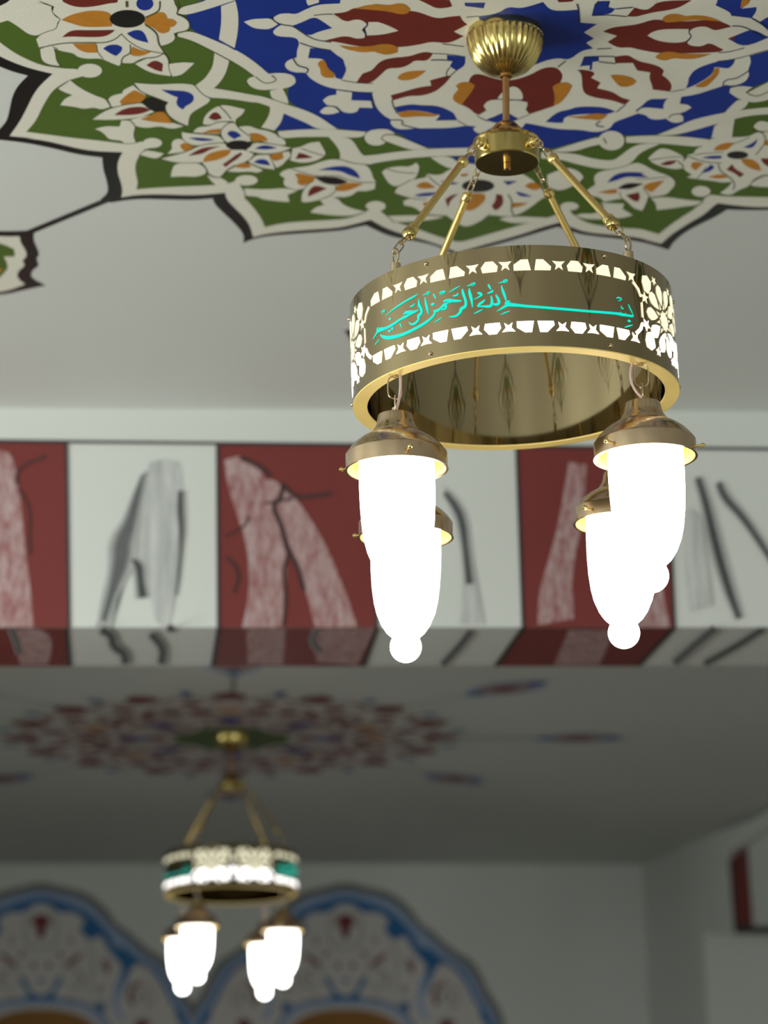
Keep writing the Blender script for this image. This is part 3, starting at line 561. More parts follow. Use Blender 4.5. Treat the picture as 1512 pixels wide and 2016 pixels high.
for s_ in ('C 800,180 880,220 1015,310 860,350 740,405 640,330 550,285 650,250', 'C 760,540 860,545 1000,565 1060,620 1140,665 1150,720 1180,790 1120,900 1050,880 1040,830 960,770 940,700 900,660 735,655',
           'D 330,1215 520,1180 620,1195 830,1198 1000,1275 1020,1310 1050,1367 800,1370 850,1310 700,1270 500,1245 370,1280', 'D 1380,1365 1570,1240 E 110,1350 30,1397 D 1480,1400',
           'E 430,1385 560,1270 700,1245 800,1208 1090,1212 1230,1265 1140,1300 960,1290 700,1310 640,1340 630,1395 550,1398', 'G 680,775 930,690 1135,668 1120,720 1060,780 950,760 900,760 870,850 670,970 570,1005 600,930 600,880',
           'G 1050,430 1300,325 1400,350 1490,405 1530,415 1240,537', 'D 930,620 1140,640 1140,740 1040,800 960,750 1000,680 930,670', 'E 870,640 1040,640 1040,690 970,700 960,790 930,790 940,740 840,745 820,765',
           'D 1130,20 1370,20 1350,85 1140,60', 'E 990,40 1030,0 1170,0 1150,70 1230,90 1170,155 960,165',
           'D 1290,175 1512,145 E 0,65 130,85 250,60 400,12 500,122 800,100 822,248 1020,265 870,360 985,430 895,480 975,545 840,570 700,680 570,650 370,700 -50,900 D 1400,700 1350,400 1300,210'):
    PG('blue', 6, s_)
for c_, s_ in (('red', 'C 1020,145 1170,130 1250,80 1400,70 D 0,95 150,90 500,110 620,130 810,205 960,180 1080,170 1110,230 1165,270 1010,350 1130,400 950,490 750,465 620,500 380,535 200,510 0,520 C 1300,520 1060,470 920,455 1170,395 1160,235'),
               ('red', 'D 0,820 80,790 150,700 260,655 500,635 600,600 690,580 770,600 740,650 690,690 560,680 500,730 400,770 250,770 190,830 80,930 0,945 -110,940 -40,830'),
               ('red', 'D 285,1080 400,1050 600,990 750,970 735,910 930,855 980,860 900,960 780,1050 620,1090 500,1085 310,1140'),
               ('red', 'D 1180,885 1270,820 1512,905 E 60,910 250,850 400,765 540,755 600,800 635,870 560,1000 540,1200 240,1300 0,1380 D 1512,1340 1260,1305 1200,1240 1100,1190 1180,1000'),
               ('red', 'E 790,790 860,785 980,810 990,840 950,880 1060,935 1020,1000 1200,1040 1300,1110 1400,1135 1340,1190 1200,1140 1030,1115 900,1080 850,1020 845,830'),
               ('red', 'E 1215,640 1370,615 1440,660 1512,695 G 130,710 270,750 320,800 300,850 370,900 415,970 390,1040 190,1015 185,970 150,880 165,820 40,800 E 1480,800 1430,710 1230,715'),
               ('red', 'E 1085,350 1200,300 1400,280 1512,260 G 200,210 300,220 500,240 900,210 980,240 1100,290 1150,400 1000,575 900,590 600,600 250,600 0,550 E 1400,530 1260,540 1140,470 1250,400'),
               ('red', 'D 480,-30 960,-10 990,60 950,75 810,90 700,30 500,-60'), ('red', 'E 1360,178 1450,75 1530,100 G 150,100 250,0 640,-10 500,75 350,110 200,130 80,160 0,182'), ('red', 'E 560,-20 760,-20 740,10 580,15')):
    PG(c_, 6, s_)
for s_ in ('C 820,170 1000,150 1060,185 1180,240 1250,215 1330,210 1400,250 1410,280 1350,330 1390,380 1380,420 1300,435 1170,395 1000,430 930,455 830,440 770,410 860,350 1015,310 900,230',
           'C 1390,310 1420,240 1512,240 D 150,240 280,290 375,340 200,385 0,395 C 1410,392 1400,350', 'G 620,330 700,295 800,290 860,320 910,340 1100,290 1200,285 1310,325 1050,430 1240,535 1050,580 950,530 840,475 760,515 680,520 600,500 585,460 635,400 610,370',
           'G 130,395 200,345 330,320 610,320 600,360 630,400 570,470 400,480 230,450', 'G 0,30 240,-20 220,40 130,100 60,90', 'D 1010,350 1170,280 1250,330 1200,420 1100,395', 'D 950,490 1130,420 1220,500 1100,515'):
    PG('cream', 7, s_)
KK = (890, 10, 5.6)
for P_ in ([(500, 1020), (540, 960), (640, 890), (700, 885), (760, 930), (785, 1000), (770, 1032)], [(350, 1090), (400, 1040), (500, 1030), (700, 1035), (830, 1060), (830, 1100), (810, 1140), (850, 1190), (740, 1250), (630, 1180), (560, 1170), (400, 1250), (270, 1215), (380, 1150), (350, 1110)]):
    SHAPES.append(('p', [(KK[0]+x/KK[2], KK[1]+y/KK[2]) for x, y in P_], 0, 'cream', 7))
SHAPES.append(('s', [(KK[0]+x/KK[2], KK[1]+y/KK[2]) for x, y in ((490, 1025), (640, 1030), (780, 1038))], 1.6, 'navy', 8))
for s_ in ('D 360,880 400,830 520,800 690,795 620,860 520,905 400,912', 'C 1160,130 1350,55 1512,35 D 100,30 270,50 350,25 450,30 510,90 490,140 400,155 250,115 0,95 C 1250,85', 'C 1090,505 1250,525 1450,515 D 100,510 180,490 300,495 370,530 360,590 250,620 150,600 90,575 0,590 C 1300,580 1160,550',
           'D 1030,970 1080,930 1200,925 1250,970 1200,1060 1120,1150 1100,1195 1010,1150 990,1090 1060,1010', 'E 510,980 560,940 680,925 735,970 690,1060 600,1170 520,1200 540,1100', 'E 1170,850 1250,840 1400,865 1470,915 1440,960 1340,990 1260,970',
           'G 300,210 330,165 430,140 530,160 560,175 700,160 850,180 975,235 700,210 450,240 330,245', 'G 220,640 270,590 400,575 500,600 700,605 870,605 700,660 550,665 430,650 340,685 260,670', 'D 365,1290 430,1260 540,1250 700,1280 850,1300 780,1325 600,1320 500,1330 400,1335',
           'E 680,1320 850,1320 960,1290 1040,1285 1145,1305 1060,1370 950,1355 830,1350', 'G 670,975 800,900 870,850 900,770 950,765 950,830 900,890 850,940 800,985 720,990', 'G 1210,-20 1310,-10 1250,60 1195,80', 'C 850,700 900,670 935,690 960,770 1040,830 1030,880 920,880 875,830 880,780 850,740'):
    PG('orange', 7, s_)
PG('cream', 5, 'C 0,240 100,210 200,205 310,200 390,270 300,325 200,325 100,310'); PG('cream', 5, 'C 715,-60 715,20 740,55 860,20 860,-60')
PG('cream', 5, 'G 1210,90 1380,70 1380,120 1330,190 1420,240 1512,180 1700,120 1700,-60 1310,-60 1300,20 1250,60')
PG('cream', 5, 'C 1060,1015 1240,1045 1230,1140 1440,1145 1465,1218 1320,1225 1300,1270 1230,1290 1130,1275 1080,1220 1050,1205 950,1200 905,1140 960,1090 1060,1075'); PG('cream', 5, 'C 870,1270 930,1210 1050,1210 1100,1270 1020,1300 900,1300')
PG('cream', 5, 'G 355,1110 520,1100 500,1180 600,1190 635,1225 560,1270 500,1290 380,1340 250,1365 150,1350 120,1310 5,1285 60,1215 320,1240 310,1200'); PG('cream', 5, 'G 345,1350 400,1310 500,1290 545,1330 540,1380 470,1400 400,1390'); PG('cream', 7, 'D 60,1145 -80,1145 -60,1220 80,1225')
for s_, w_ in (('C 310,180 350,235 440,275 550,280 640,340 740,410 850,450 1000,470', 11), ('C 560,650 600,725 640,748 720,765 740,790 710,830', 13), ('C 640,478 800,535 1000,565', 11), ('D 280,1362 400,1360 432,1385 400,1412 500,1440 600,1462', 11), ('C 800,165 900,150 1015,148', 8),
               ('C 1415,240 1418,280 1350,330 1395,360 1400,400', 16), ('C 1120,905 1290,938 1480,945', 7), ('D 300,1130 310,1200 360,1290', 12), ('D 60,1050 80,1150 100,1220', 12), ('C 1050,1015 1250,1045 1480,1048', 7), ('C 950,1200 1050,1208 1110,1278', 10), ('D 750,600 930,605 1140,640', 7),
               ('D 745,675 850,672 1000,682', 12), ('D 1040,790 950,870', 9), ('D 930,860 915,820 960,760', 9), ('E 960,165 1170,158 1360,178', 10), ('E 1230,90 1430,70', 12), ('E 1150,0 1140,70', 14), ('E 1040,0 990,50', 16), ('E 790,30 810,100 820,245', 16), ('E 1020,548 1180,540', 9), ('E 570,755 660,685', 12), ('E 0,1135 170,1130', 8), ('E 240,1300 20,1390', 7),
               ('E 640,1330 680,1320', 6), ('E 1060,1375 1010,1400 1010,1430 1100,1440', 11), ('E 1340,1190 1240,1270', 10), ('E 870,640 1040,632 1220,635', 10), ('E 1040,695 1230,715', 10), ('G 610,320 605,370 640,400 590,460', 12), ('G 1100,285 1200,285 1310,325 1400,390 1512,410', 11), ('G 1240,535 1050,585 950,590', 9), ('G 930,690 1130,668 1512,560', 8), ('G 1290,800 1150,890 1050,895 1000,930 995,965', 11),
               ('G 560,1010 400,1040', 8), ('G 60,1215 0,1265', 9), ('G 370,1340 420,1290 545,1298', 9), ('G 1330,200 1450,270 1512,330', 12), ('D 1270,1310 1330,1350 1400,1375', 9), ('D 1050,1370 1150,1425', 7), ('D 1150,185 1290,172', 7), ('D 880,490 1120,520', 9)):
    ST(s_, w_, 'navy', 8)

def infr(P):     # does any point of the half-turned copy fall into the picture?
    for (x, y) in P:
        p = onz(x, y, Z1); q = Vector((2*O1.x-p.x, 2*O1.y-p.y, Z1))-CAM
        zz = q.dot(CF)
        if zz <= 0: continue
        sx, sy = 756+FPX*q.dot(CR)/zz, 1008-FPX*q.dot(CU)/zz
        if -40 < sx < 1552 and sy > -60: return True
    return False
def draw(shapes, paint):
    for (k, P, w, m, l) in shapes:
        if k == 'p': paint.poly(P, m, l)
        else: paint.stroke(P, w, m, l)
draw(SHAPES, med)
flip['on'] = True
def clampshape(s):       # keep the half-turned copy on its own, near side of the medallion
    if not infr(s[1]): return s
    if s[0] == 's': return None
    W_ = [onz(x, y, Z1) for x, y in s[1]]
    if max(w.y-O1.y for w in W_) < 0.16: return None
    out = []
    for w in W_:
        w = Vector((w.x, max(w.y, O1.y+0.135), Z1)); d = w-CAM; zz = d.dot(CF)
        out.append((756+FPX*d.dot(CR)/zz, 1008-FPX*d.dot(CU)/zz))
    return (s[0], out, s[2], s[3], s[4])
draw([c for c in map(clampshape, SHAPES) if c], med)
flip['on'] = False
# --- pendants round the medallion, joined to it by a black line
def pplace(ang):
    c, s = math.cos(ang), math.sin(ang)
    return lambda x, y, h: Vector((O1.x+c*x-s*y, O1.y+s*x+c*y, Z1-0.0004-h))
def sym(P): return P+[(x, -y) for x, y in P[::-1]]
for k in range(8):
    ang = math.radians(134.4-45*k+(0 if k else 0.3))
    if k == 1: ang = math.radians(90.3)
    med.place = pplace(ang)
    med.stroke([(0.90, 0), (1.20, 0)], 0.017, 'black', 1, False)
    med.poly(sym([(1.185, 0.006), (1.217, 0.029), (1.253, 0.072), (1.272, 0.090), (1.290, 0.097), (1.3146, 0.1266), (1.345, 0.132), (1.379, 0.157), (1.390, 0.205), (1.4425, 0.191), (1.491, 0.181), (1.54, 0.140), (1.59, 0.085), (1.63, 0.045), (1.665, 0.016), (1.70, 0.008), (1.76, 0.0)]), 'black', 2)
    med.poly(sym([(1.222, 0.002), (1.24, 0.0163), (1.277, 0.065), (1.300, 0.080), (1.315, 0.083), (1.332, 0.106), (1.365, 0.114), (1.3965, 0.1365), (1.4135, 0.172), (1.481, 0.170), (1.53, 0.125), (1.575, 0.075), (1.61, 0.035), (1.635, 0.0)]), 'cream', 3)
    med.poly(sym([(1.25, 0.0), (1.285, 0.040), (1.31, 0.060), (1.325, 0.045), (1.35, 0.075), (1.375, 0.095), (1.43, 0.115), (1.475, 0.128), (1.52, 0.095), (1.56, 0.055), (1.59, 0.018), (1.60, 0.0)]), 'green', 4)
    for s2 in (1, -1):
        med.poly([(1.365, 0.030*s2), (1.385, 0.095*s2), (1.41, 0.088*s2), (1.405, 0.030*s2)], 'orange', 6)
        med.poly([(1.395, 0.01*s2), (1.42, 0.075*s2), (1.47, 0.105*s2), (1.53, 0.085*s2), (1.49, 0.05*s2), (1.44, 0.03*s2)], 'cream', 5); med.poly([(1.43, 0.055*s2), (1.47, 0.085*s2), (1.50, 0.075*s2), (1.46, 0.05*s2)], 'blue', 6)
        med.poly([(1.51, 0.05*s2), (1.54, 0.058*s2), (1.575, 0.02*s2), (1.54, 0.02*s2)], 'cream', 5)
    med.poly(sym([(1.44, 0.0), (1.475, 0.028), (1.52, 0.024), (1.60, 0.0)]), 'cream', 5); med.poly(sym([(1.47, 0.0), (1.485, 0.014), (1.52, 0.012), (1.56, 0.0)]), 'red', 6)
tag(med.build('painted_medallion', ceil_near), 'large green, blue and cream floral medallion with black lobed outline')

# ------------------------------------------------------------------ medallion on the far ceiling
O2 = onz(456, 1452, Z2)
m2 = Paint(lambda x, y, h: Vector((O2.x+x, O2.y+y, Z2-0.0004-h)), 0.0006)
def pp(r, a): a = math.radians(a); return (r*math.cos(a), r*math.sin(a))
def petal(r0, r1, a, w, m, l):
    P = [pp(r0, a)]+[pp(r0+(r1-r0)*t, a+w*math.sin(math.pi*t)**.8/2) for t in (.2, .4, .6, .8)]+[pp(r1, a)]+[pp(r0+(r1-r0)*t, a-w*math.sin(math.pi*t)**.8/2) for t in (.8, .6, .4, .2)]
    m2.poly(P, m, l)
m2.poly([pp(0.84 if i % 2 else 0.76, i*11.25) for i in range(32)], 'murky', 1)
for i in range(16):
    a = i*22.5
    petal(0.60, 0.80, a+11, 16, 'flowerwhite', 2); petal(0.64, 0.75, a+11, 7, 'darkred', 3)
    petal(0.74, 0.90, a, 9, 'darkred', 2); petal(0.66, 0.76, a, 10, 'flowerwhite', 3)
    petal(0.48, 0.64, a, 15, 'flowerwhite', 2); petal(0.51, 0.61, a, 9, 'darkred' if i % 3 else 'orange', 3)
    petal(0.46, 0.58, a+11, 8, 'darkred', 3)
m2.poly([pp(0.50 if i % 2 else 0.45, i*11.25) for i in range(32)], 'flowerwhite', 4)
m2.poly([pp(0.47 if i % 2 else 0.43, i*11.25) for i in range(32)], 'murky', 5)
for i in range(16):
    petal(0.29, 0.45, i*22.5, 13, 'deepblue' if i % 2 == 0 else 'flowerwhite', 6); petal(0.31, 0.40, i*22.5+11, 8, 'flowerwhite', 7)
m2.poly([pp(0.30 if i % 2 else 0.24, i*22.5) for i in range(16)], 'flowerwhite', 8)
m2.poly([pp(0.27 if i % 2 else 0.20, i*22.5) for i in range(16)], 'green', 9)
for i in range(8):
    a = i*45+1
    if i % 2 == 0: m2.stroke([pp(0.85, a), pp(1.18, a)], 0.014, 'outline_shadow_grey', 1, False)
    else: m2.stroke([pp(0.85, a), pp(1.18, a)], 0.008, 'outline_shadow_grey', 1, False)
    petal(1.17, 1.56, a, 9, 'paleblue', 2); petal(1.22, 1.50, a, 7, 'murky', 3); petal(1.30, 1.42, a, 3, 'darkred', 4); petal(1.19, 1.27, a, 3, 'skyblue', 4); petal(1.46, 1.54, a, 2.4, 'deepblue', 4)
    petal(0.84, 0.93, a+11, 3, 'skyblue', 3); petal(0.84, 0.93, a-11, 3, 'skyblue', 3)
tag(m2.build('painted_medallion', ceil_far), 'dull red, white and blue floral medallion with green centre')

# ------------------------------------------------------------------ arched murals on the far wall
mu = Paint(lambda x, y, h: farp(x, y, 0.0006+h), 0.0012)
def half(P): return [(x, y) for x, y in P]+[(1084-x, y) for x, y in P[::-1]]       # mirror about x = 542 in crop units
def arch(cx, cy=0):
    s = 3.024
    mp = lambda P: [(cx+(x-542)/s, 1680+y/s+cy) for x, y in P]
    A = lambda m, l, P: mu.poly(mp(half(P)), m, l)
    def B2(m, l, P):
        mu.poly(mp(P), m, l); mu.poly(mp([(1084-x, y) for x, y in P]), m, l)
    def S2(m, l, P, w):
        mu.stroke(mp(P), w/s, m, l); mu.stroke(mp([(1084-x, y) for x, y in P]), w/s, m, l)
    A('outline_shadow_grey', 1, [(542, 145), (600, 185), (700, 205), (800, 230), (880, 280), (950, 350), (990, 420), (1060, 460), (1130, 530), (1210, 590), (1290, 630), (1350, 720), (1390, 820), (1450, 900), (1490, 1000), (1530, 1200), (1530, 1400)])  # dark shadow edge round the arch, painted as a flat grey band
    A('paleblue', 2, [(542, 205), (600, 230), (700, 250), (790, 275), (870, 330), (930, 400), (980, 450), (1050, 500), (1110, 570), (1200, 630), (1260, 670), (1320, 760), (1360, 860), (1420, 930), (1450, 1020), (1490, 1200), (1490, 1400)])
    A('skyblue', 3, [(542, 245), (600, 270), (700, 300), (780, 330), (840, 370), (905, 430), (950, 490), (1020, 540), (1080, 600), (1180, 660), (1240, 700), (1290, 790), (1330, 880), (1390, 950), (1425, 1040), (1460, 1200), (1460, 1400)])
    A('flowerwhite', 4, [(542, 285), (590, 310), (640, 350), (680, 355), (740, 350), (800, 400), (770, 460), (830, 520), (900, 490), (920, 540), (960, 600), (1000, 640), (1030, 690), (1050, 720), (1120, 650), (1200, 700), (1260, 780), (1300, 870), (1360, 960), (1390, 1050), (1420, 1200), (1420, 1400)])
    B2('paleblue', 5, [(950, 480), (1020, 500), (1060, 560), (1010, 570), (960, 540)])
    A('darkred', 5, [(542, 350), (570, 365), (610, 410), (580, 430), (570, 450), (565, 490), (550, 515)])
    B2('skyblue', 5, [(1040, 640), (1090, 620), (1070, 700), (1040, 800), (1000, 860), (1000, 760)])
    B2('paleblue', 5, [(990, 740), (1040, 730), (1010, 820), (1000, 920), (1050, 1000), (990, 980), (960, 860)])
    # petals and scrolls
    B2('darkred', 6, [(685, 665), (740, 610), (800, 595), (760, 640), (700, 680)]); B2('darkred', 6, [(640, 590), (665, 580), (670, 620), (640, 610)]); B2('darkred', 6, [(575, 655), (600, 650), (600, 685), (575, 690)])
    B2('murky', 6, [(900, 620), (940, 630), (960, 690), (930, 730), (910, 690)]); B2('darkred', 7, [(915, 640), (940, 650), (950, 700), (920, 690)]); B2('murky', 6, [(880, 790), (910, 780), (900, 830), (870, 830)])
    B2('orange', 6, [(690, 490), (715, 480), (740, 530), (710, 560), (690, 530)]) if False else B2('murky', 6, [(700, 500), (720, 490), (735, 530), (715, 555)])
    S2('outline_shadow_grey', 5, [(600, 330), (640, 420), (640, 520), (600, 560), (550, 570)], 8); S2('outline_shadow_grey', 5, [(820, 540), (860, 620), (850, 720), (820, 820)], 7)
    S2('outline_shadow_grey', 5, [(660, 680), (760, 690), (800, 750), (760, 810), (700, 790)], 8); S2('murky', 5, [(740, 740), (780, 730), (800, 770)], 14)
    S2('darkred', 6, [(1130, 775), (1090, 790), (1070, 840), (1075, 880), (1095, 900)], 26); S2('murky', 6, [(1130, 775), (1190, 790), (1220, 840), (1210, 900), (1160, 930)], 10); S2('outline_shadow_grey', 6, [(1110, 870), (1140, 830), (1175, 850), (1165, 890)], 12)
    S2('murky', 6, [(1130, 660), (1180, 680), (1210, 710)], 12); B2('darkred', 6, [(1100, 1000), (1160, 980), (1200, 1010), (1150, 1060), (1100, 1060)]); B2('skyblue', 6, [(1330, 890), (1380, 960), (1400, 1040), (1350, 1000)])
    B2('skyblue', 5, [(410, 730), (450, 740), (470, 800), (500, 840), (542, 850), (542, 880), (440, 870), (470, 830), (430, 790)])
    A('skyblue', 5, [(542, 735), (562, 745), (558, 765), (545, 778)]); B2('skyblue', 5, [(850, 900), (920, 880), (920, 960), (880, 930)])
    S2('skyblue', 6, [(542, 868), (640, 872), (740, 880), (830, 905), (900, 960), (960, 1040)], 14)
    S2('paleblue', 6, [(542, 888), (640, 892), (740, 905), (830, 940), (900, 1000), (960, 1090)], 26)
    # scalloped tops of the small flowers
    S2('murky', 5, [(690, 860), (760, 880)], 10)
    A('wood', 7, [(542, 925), (620, 930), (720, 945), (800, 975), (870, 1030), (930, 1110), (960, 1200), (970, 1400)])
arch(680); arch(81, 0)
tag(mu.build('painted_arches', bpy.data.objects['wall_far']), 'pair of blue and white scalloped arch murals with scrolls')

# ------------------------------------------------------------------ chandeliers
RR = 0.25; RI = 0.229; HR = 0.1565       # ring outer and inner radius, height
def cyl(th, z, r=RR): return Vector((r*math.sin(th), -r*math.cos(th), z))    # theta = 0 faces the camera, grows to the right
# frame of the front chandelier; it hangs a little askew
RB = CAM + ray(1015.5, 790)*3.744
TILT = Matrix.Rotation(math.radians(1.5), 4, 'Y').inverted() if False else Matrix.Rotation(math.radians(-1.6), 4, 'Y')
RINGM = Matrix.Translation(RB) @ TILT
RINGI = RINGM.inverted()
def ringuv(px, py):
    """photo pixel -> (arc length, height) on the front of the ring"""
    o = RINGI @ CAM; d = (RINGI.to_3x3() @ ray(px, py))
    a = d.x*d.x+d.y*d.y; b = 2*(o.x*d.x+o.y*d.y); c = o.x*o.x+o.y*o.y-RR*RR
    D = max(0, b*b-4*a*c); t = (-b-math.sqrt(D))/(2*a); p = o+d*t
    return (math.atan2(p.x, -p.y)*RR, p.z)
class Wrap:
    """shapes drawn on the unrolled ring, then wrapped round it"""
    def __init__(s): s.bm = bmesh.new(); s.mats = []
    def poly(s, P, m, smooth=False):
        if smooth: P = chaikin(P)
        if m not in s.mats: s.mats.append(m)
        P = [(p[0], max(0.003, min(HR-0.003, p[1]))) for p in P]
        vs = [s.bm.verts.new((p[0], p[1], 0)) for p in P]
        for t in tessellate_polygon([[Vector((p[0], p[1], 0)) for p in P]]):
            try: s.bm.faces.new([vs[i] for i in t]).material_index = s.mats.index(m)
            except ValueError: pass
    def stroke(s, P, m, w0=0):
        P = [(p[0], p[1], p[2] if len(p) > 2 else w0) for p in P]
        Q = [Vector(p) for p in P]
        if len(Q) > 2:
            for _ in range(2):
                R2 = [Q[0]]
                for i in range(1, len(Q)-1): R2 += [Q[i]*0.75+Q[i-1]*0.25, Q[i]*0.75+Q[i+1]*0.25]
                Q = R2+[Q[-1]]
        if m not in s.mats: s.mats.append(m)
        A, Bv = [], []
        for i, q in enumerate(Q):
            t = Q[min(i+1, len(Q)-1)]-Q[max(i-1, 0)]; t.z = 0
            if t.length < 1e-9: t = Vector((1, 0, 0))
            t.normalize(); A.append(s.bm.verts.new((q.x-t.y*q.z/2, q.y+t.x*q.z/2, 0))); Bv.append(s.bm.verts.new((q.x+t.y*q.z/2, q.y-t.x*q.z/2, 0)))
        for i in range(len(A)-1):
            s.bm.faces.new((A[i], A[i+1], Bv[i+1], Bv[i])).material_index = s.mats.index(m)
    def build(s, name, parent, r=RR+0.0007):
        u = -1.3
        while u < 1.5:
            bmesh.ops.bisect_plane(s.bm, geom=s.bm.verts[:]+s.bm.edges[:]+s.bm.faces[:], plane_co=(u, 0, 0), plane_no=(1, 0, 0), dist=1e-6); u += 0.012
        for v in s.bm.verts: v.co = cyl(v.co.x/RR, v.co.y, r)
        return link(name, s.bm, [M[m] for m in s.mats], parent)

# --- unrolled cut-out pattern, centred on the script panel (half width UW), the lattice centred half a turn/2 away
UC = math.radians(-6-6.3)*RR; UW = math.radians(54)*RR; HALF = math.pi*RR
def lit(z): return 'lit_white' if z < 0.062 else 'lit_warm'
def starpts(cx, cz, r, rot=90, n=5, k=0.42):
    return [(cx+(r if i % 2 == 0 else r*k)*math.cos(math.radians(rot+180*i/n)), cz+(r if i % 2 == 0 else r*k)*math.sin(math.radians(rot+180*i/n))) for i in range(2*n)]
def rows(w, u0, u1, du, base):
    """top and bottom border rows: houses and stars"""
    per = math.radians(29)*RR
    k = int((u0-base)/per)-2
    while base+k*per < u1+per:
        b0 = base+k*per
        for off, kind in ((0, 'L'), (6.9, 'R'), (12.4, 'S'), (18.1, 'C'), (23.4, 'S')):
            u = b0+math.radians(off)*RR
            if not (u0 <= u <= u1): continue
            u += du
            for zc, sg in ((0.1255, 1), (0.0305, -1)):
                if kind == 'S': P = [(u+x*0.84, zc-sg*0.0006+sg*z*0.92) for x, z in [(-0.0115, 0.0078), (-0.0025, 0.0070), (0.0025, 0.0070), (0.0115, 0.0078), (0.0048, 0.0008), (0.0072, -0.0075), (0.0, -0.0028), (-0.0072, -0.0075), (-0.0048, 0.0008)]]
                else:
                    a, h = 0.0125, 0.0085
                    if kind == 'L': P = [(-a, -h), (a, -h), (a*.72, h), (-a*.1, h), (-a, h*.1)]
                    elif kind == 'R': P = [(-a, -h), (a*.9, -h), (a, -h*.3), (a*.1, h), (-a*.75, h)]
                    else: P = [(-a*.85, -h), (a*.85, -h), (a, 0), (a*.45, h), (-a*.45, h), (-a, 0)]
                    P = [(u+x, zc+sg*z) for x, z in P]
                w.poly(P, lit(zc))
        k += 1
def rosette(w, cu, cz, sc=1.0):
    pol = lambda r, a: (cu+sc*r*math.cos(math.radians(a)), cz+sc*r*math.sin(math.radians(a)))
    w.poly([pol(0.0168 if i % 2 == 0 else 0.0130, 18*i) for i in range(20)], lit(cz-0.01))
    for k in range(10):
        a = 36*k
        w.poly([pol(0.0190, a+18-8), pol(0.0190, a+18+8), pol(0.0295, a+18)] if True else [], lit(pol(0.02, a+18)[1]))
        w.poly([pol(0.0225, a), pol(0.0350, a+12.2), pol(0.0450, a+13.4), pol(0.0525, a+8), pol(0.0560, a), pol(0.0525, a-8), pol(0.0450, a-13.4), pol(0.0350, a-12.2)], lit(pol(0.04, a)[1]))
def lattice(w, c):
    """centre c, four fields: two ten-pointed rosettes, hexagons and stars between"""
    hz = HR/2
    for s in (-1, 1):
        cu = c+s*math.radians(18.5)*RR
        rosette(w, cu, hz, 1.0)
        for t in (-1, 1):
            for v in (-1, 1):
                w.poly(starpts(cu+t*0.0585, hz+v*0.0215, 0.0105, 90 if v > 0 else -90), lit(hz+v*0.0215))
                cc, zz = cu+t*0.0505, hz+v*0.0455
                w.poly([(cc-t*0.0125, zz+v*0.006), (cc-t*0.0105, zz-v*0.006), (cc-t*0.002, zz-v*0.0155), (cc+t*0.008, zz-v*0.0125), (cc+t*0.0125, zz), (cc+t*0.010, zz+v*0.0105), (cc-t*0.002, zz+v*0.0135)], lit(zz))
                w.poly(starpts(cu+t*0.0285, hz+v*0.0560, 0.0080, 90 if v < 0 else -90), lit(hz+v*0.05))
    for v in (-1, 1):
        w.poly(starpts(c, hz+v*0.044, 0.009, 90 if v < 0 else -90), lit(hz+v*0.044))
        w.poly([(c-0.006, hz+v*0.010), (c+0.006, hz+v*0.010), (c+0.010, hz+v*0.022), (c, hz+v*0.032), (c-0.010, hz+v*0.022)], lit(hz+v*0.02))
    for s in (-1, 1):            # slivers round the rounded end of the script panel
        cu = c+s*math.radians(18.5)*RR; e = s
        w.poly([(cu+e*0.0645, hz-0.013), (cu+e*0.0695, hz-0.011), (cu+e*0.0695, hz+0.011), (cu+e*0.0645, hz+0.013)], lit(hz))
        for v in (-1, 1):
            w.poly([(cu+e*0.066, hz+v*0.020), (cu+e*0.0705, hz+v*0.020), (cu+e*0.0760, hz+v*0.030), (cu+e*0.0865, hz+v*0.0385), (cu+e*0.082, hz+v*0.0425), (cu+e*0.070, hz+v*0.032)], lit(hz+v*0.03))
def pattern_mesh(parent):
    w = Wrap()
    base = math.radians(-24.9-6.3)*RR
    for d in (0, HALF):
        rows(w, UC-UW+0.006, UC+UW-0.010, d, base); lattice(w, UC+d+HALF/2)
    return w.build('lit_cutouts', parent)
def q(ox, oy, s, P): return [(ox+p[0]/s, oy+p[1]/s, p[2]/s) for p in P]
Q1, Q2, Q3, Q5 = (725, 540, 9.45), (865, 535, 9.45), (1180, 560, 9.45), (1000, 450, 4.32)
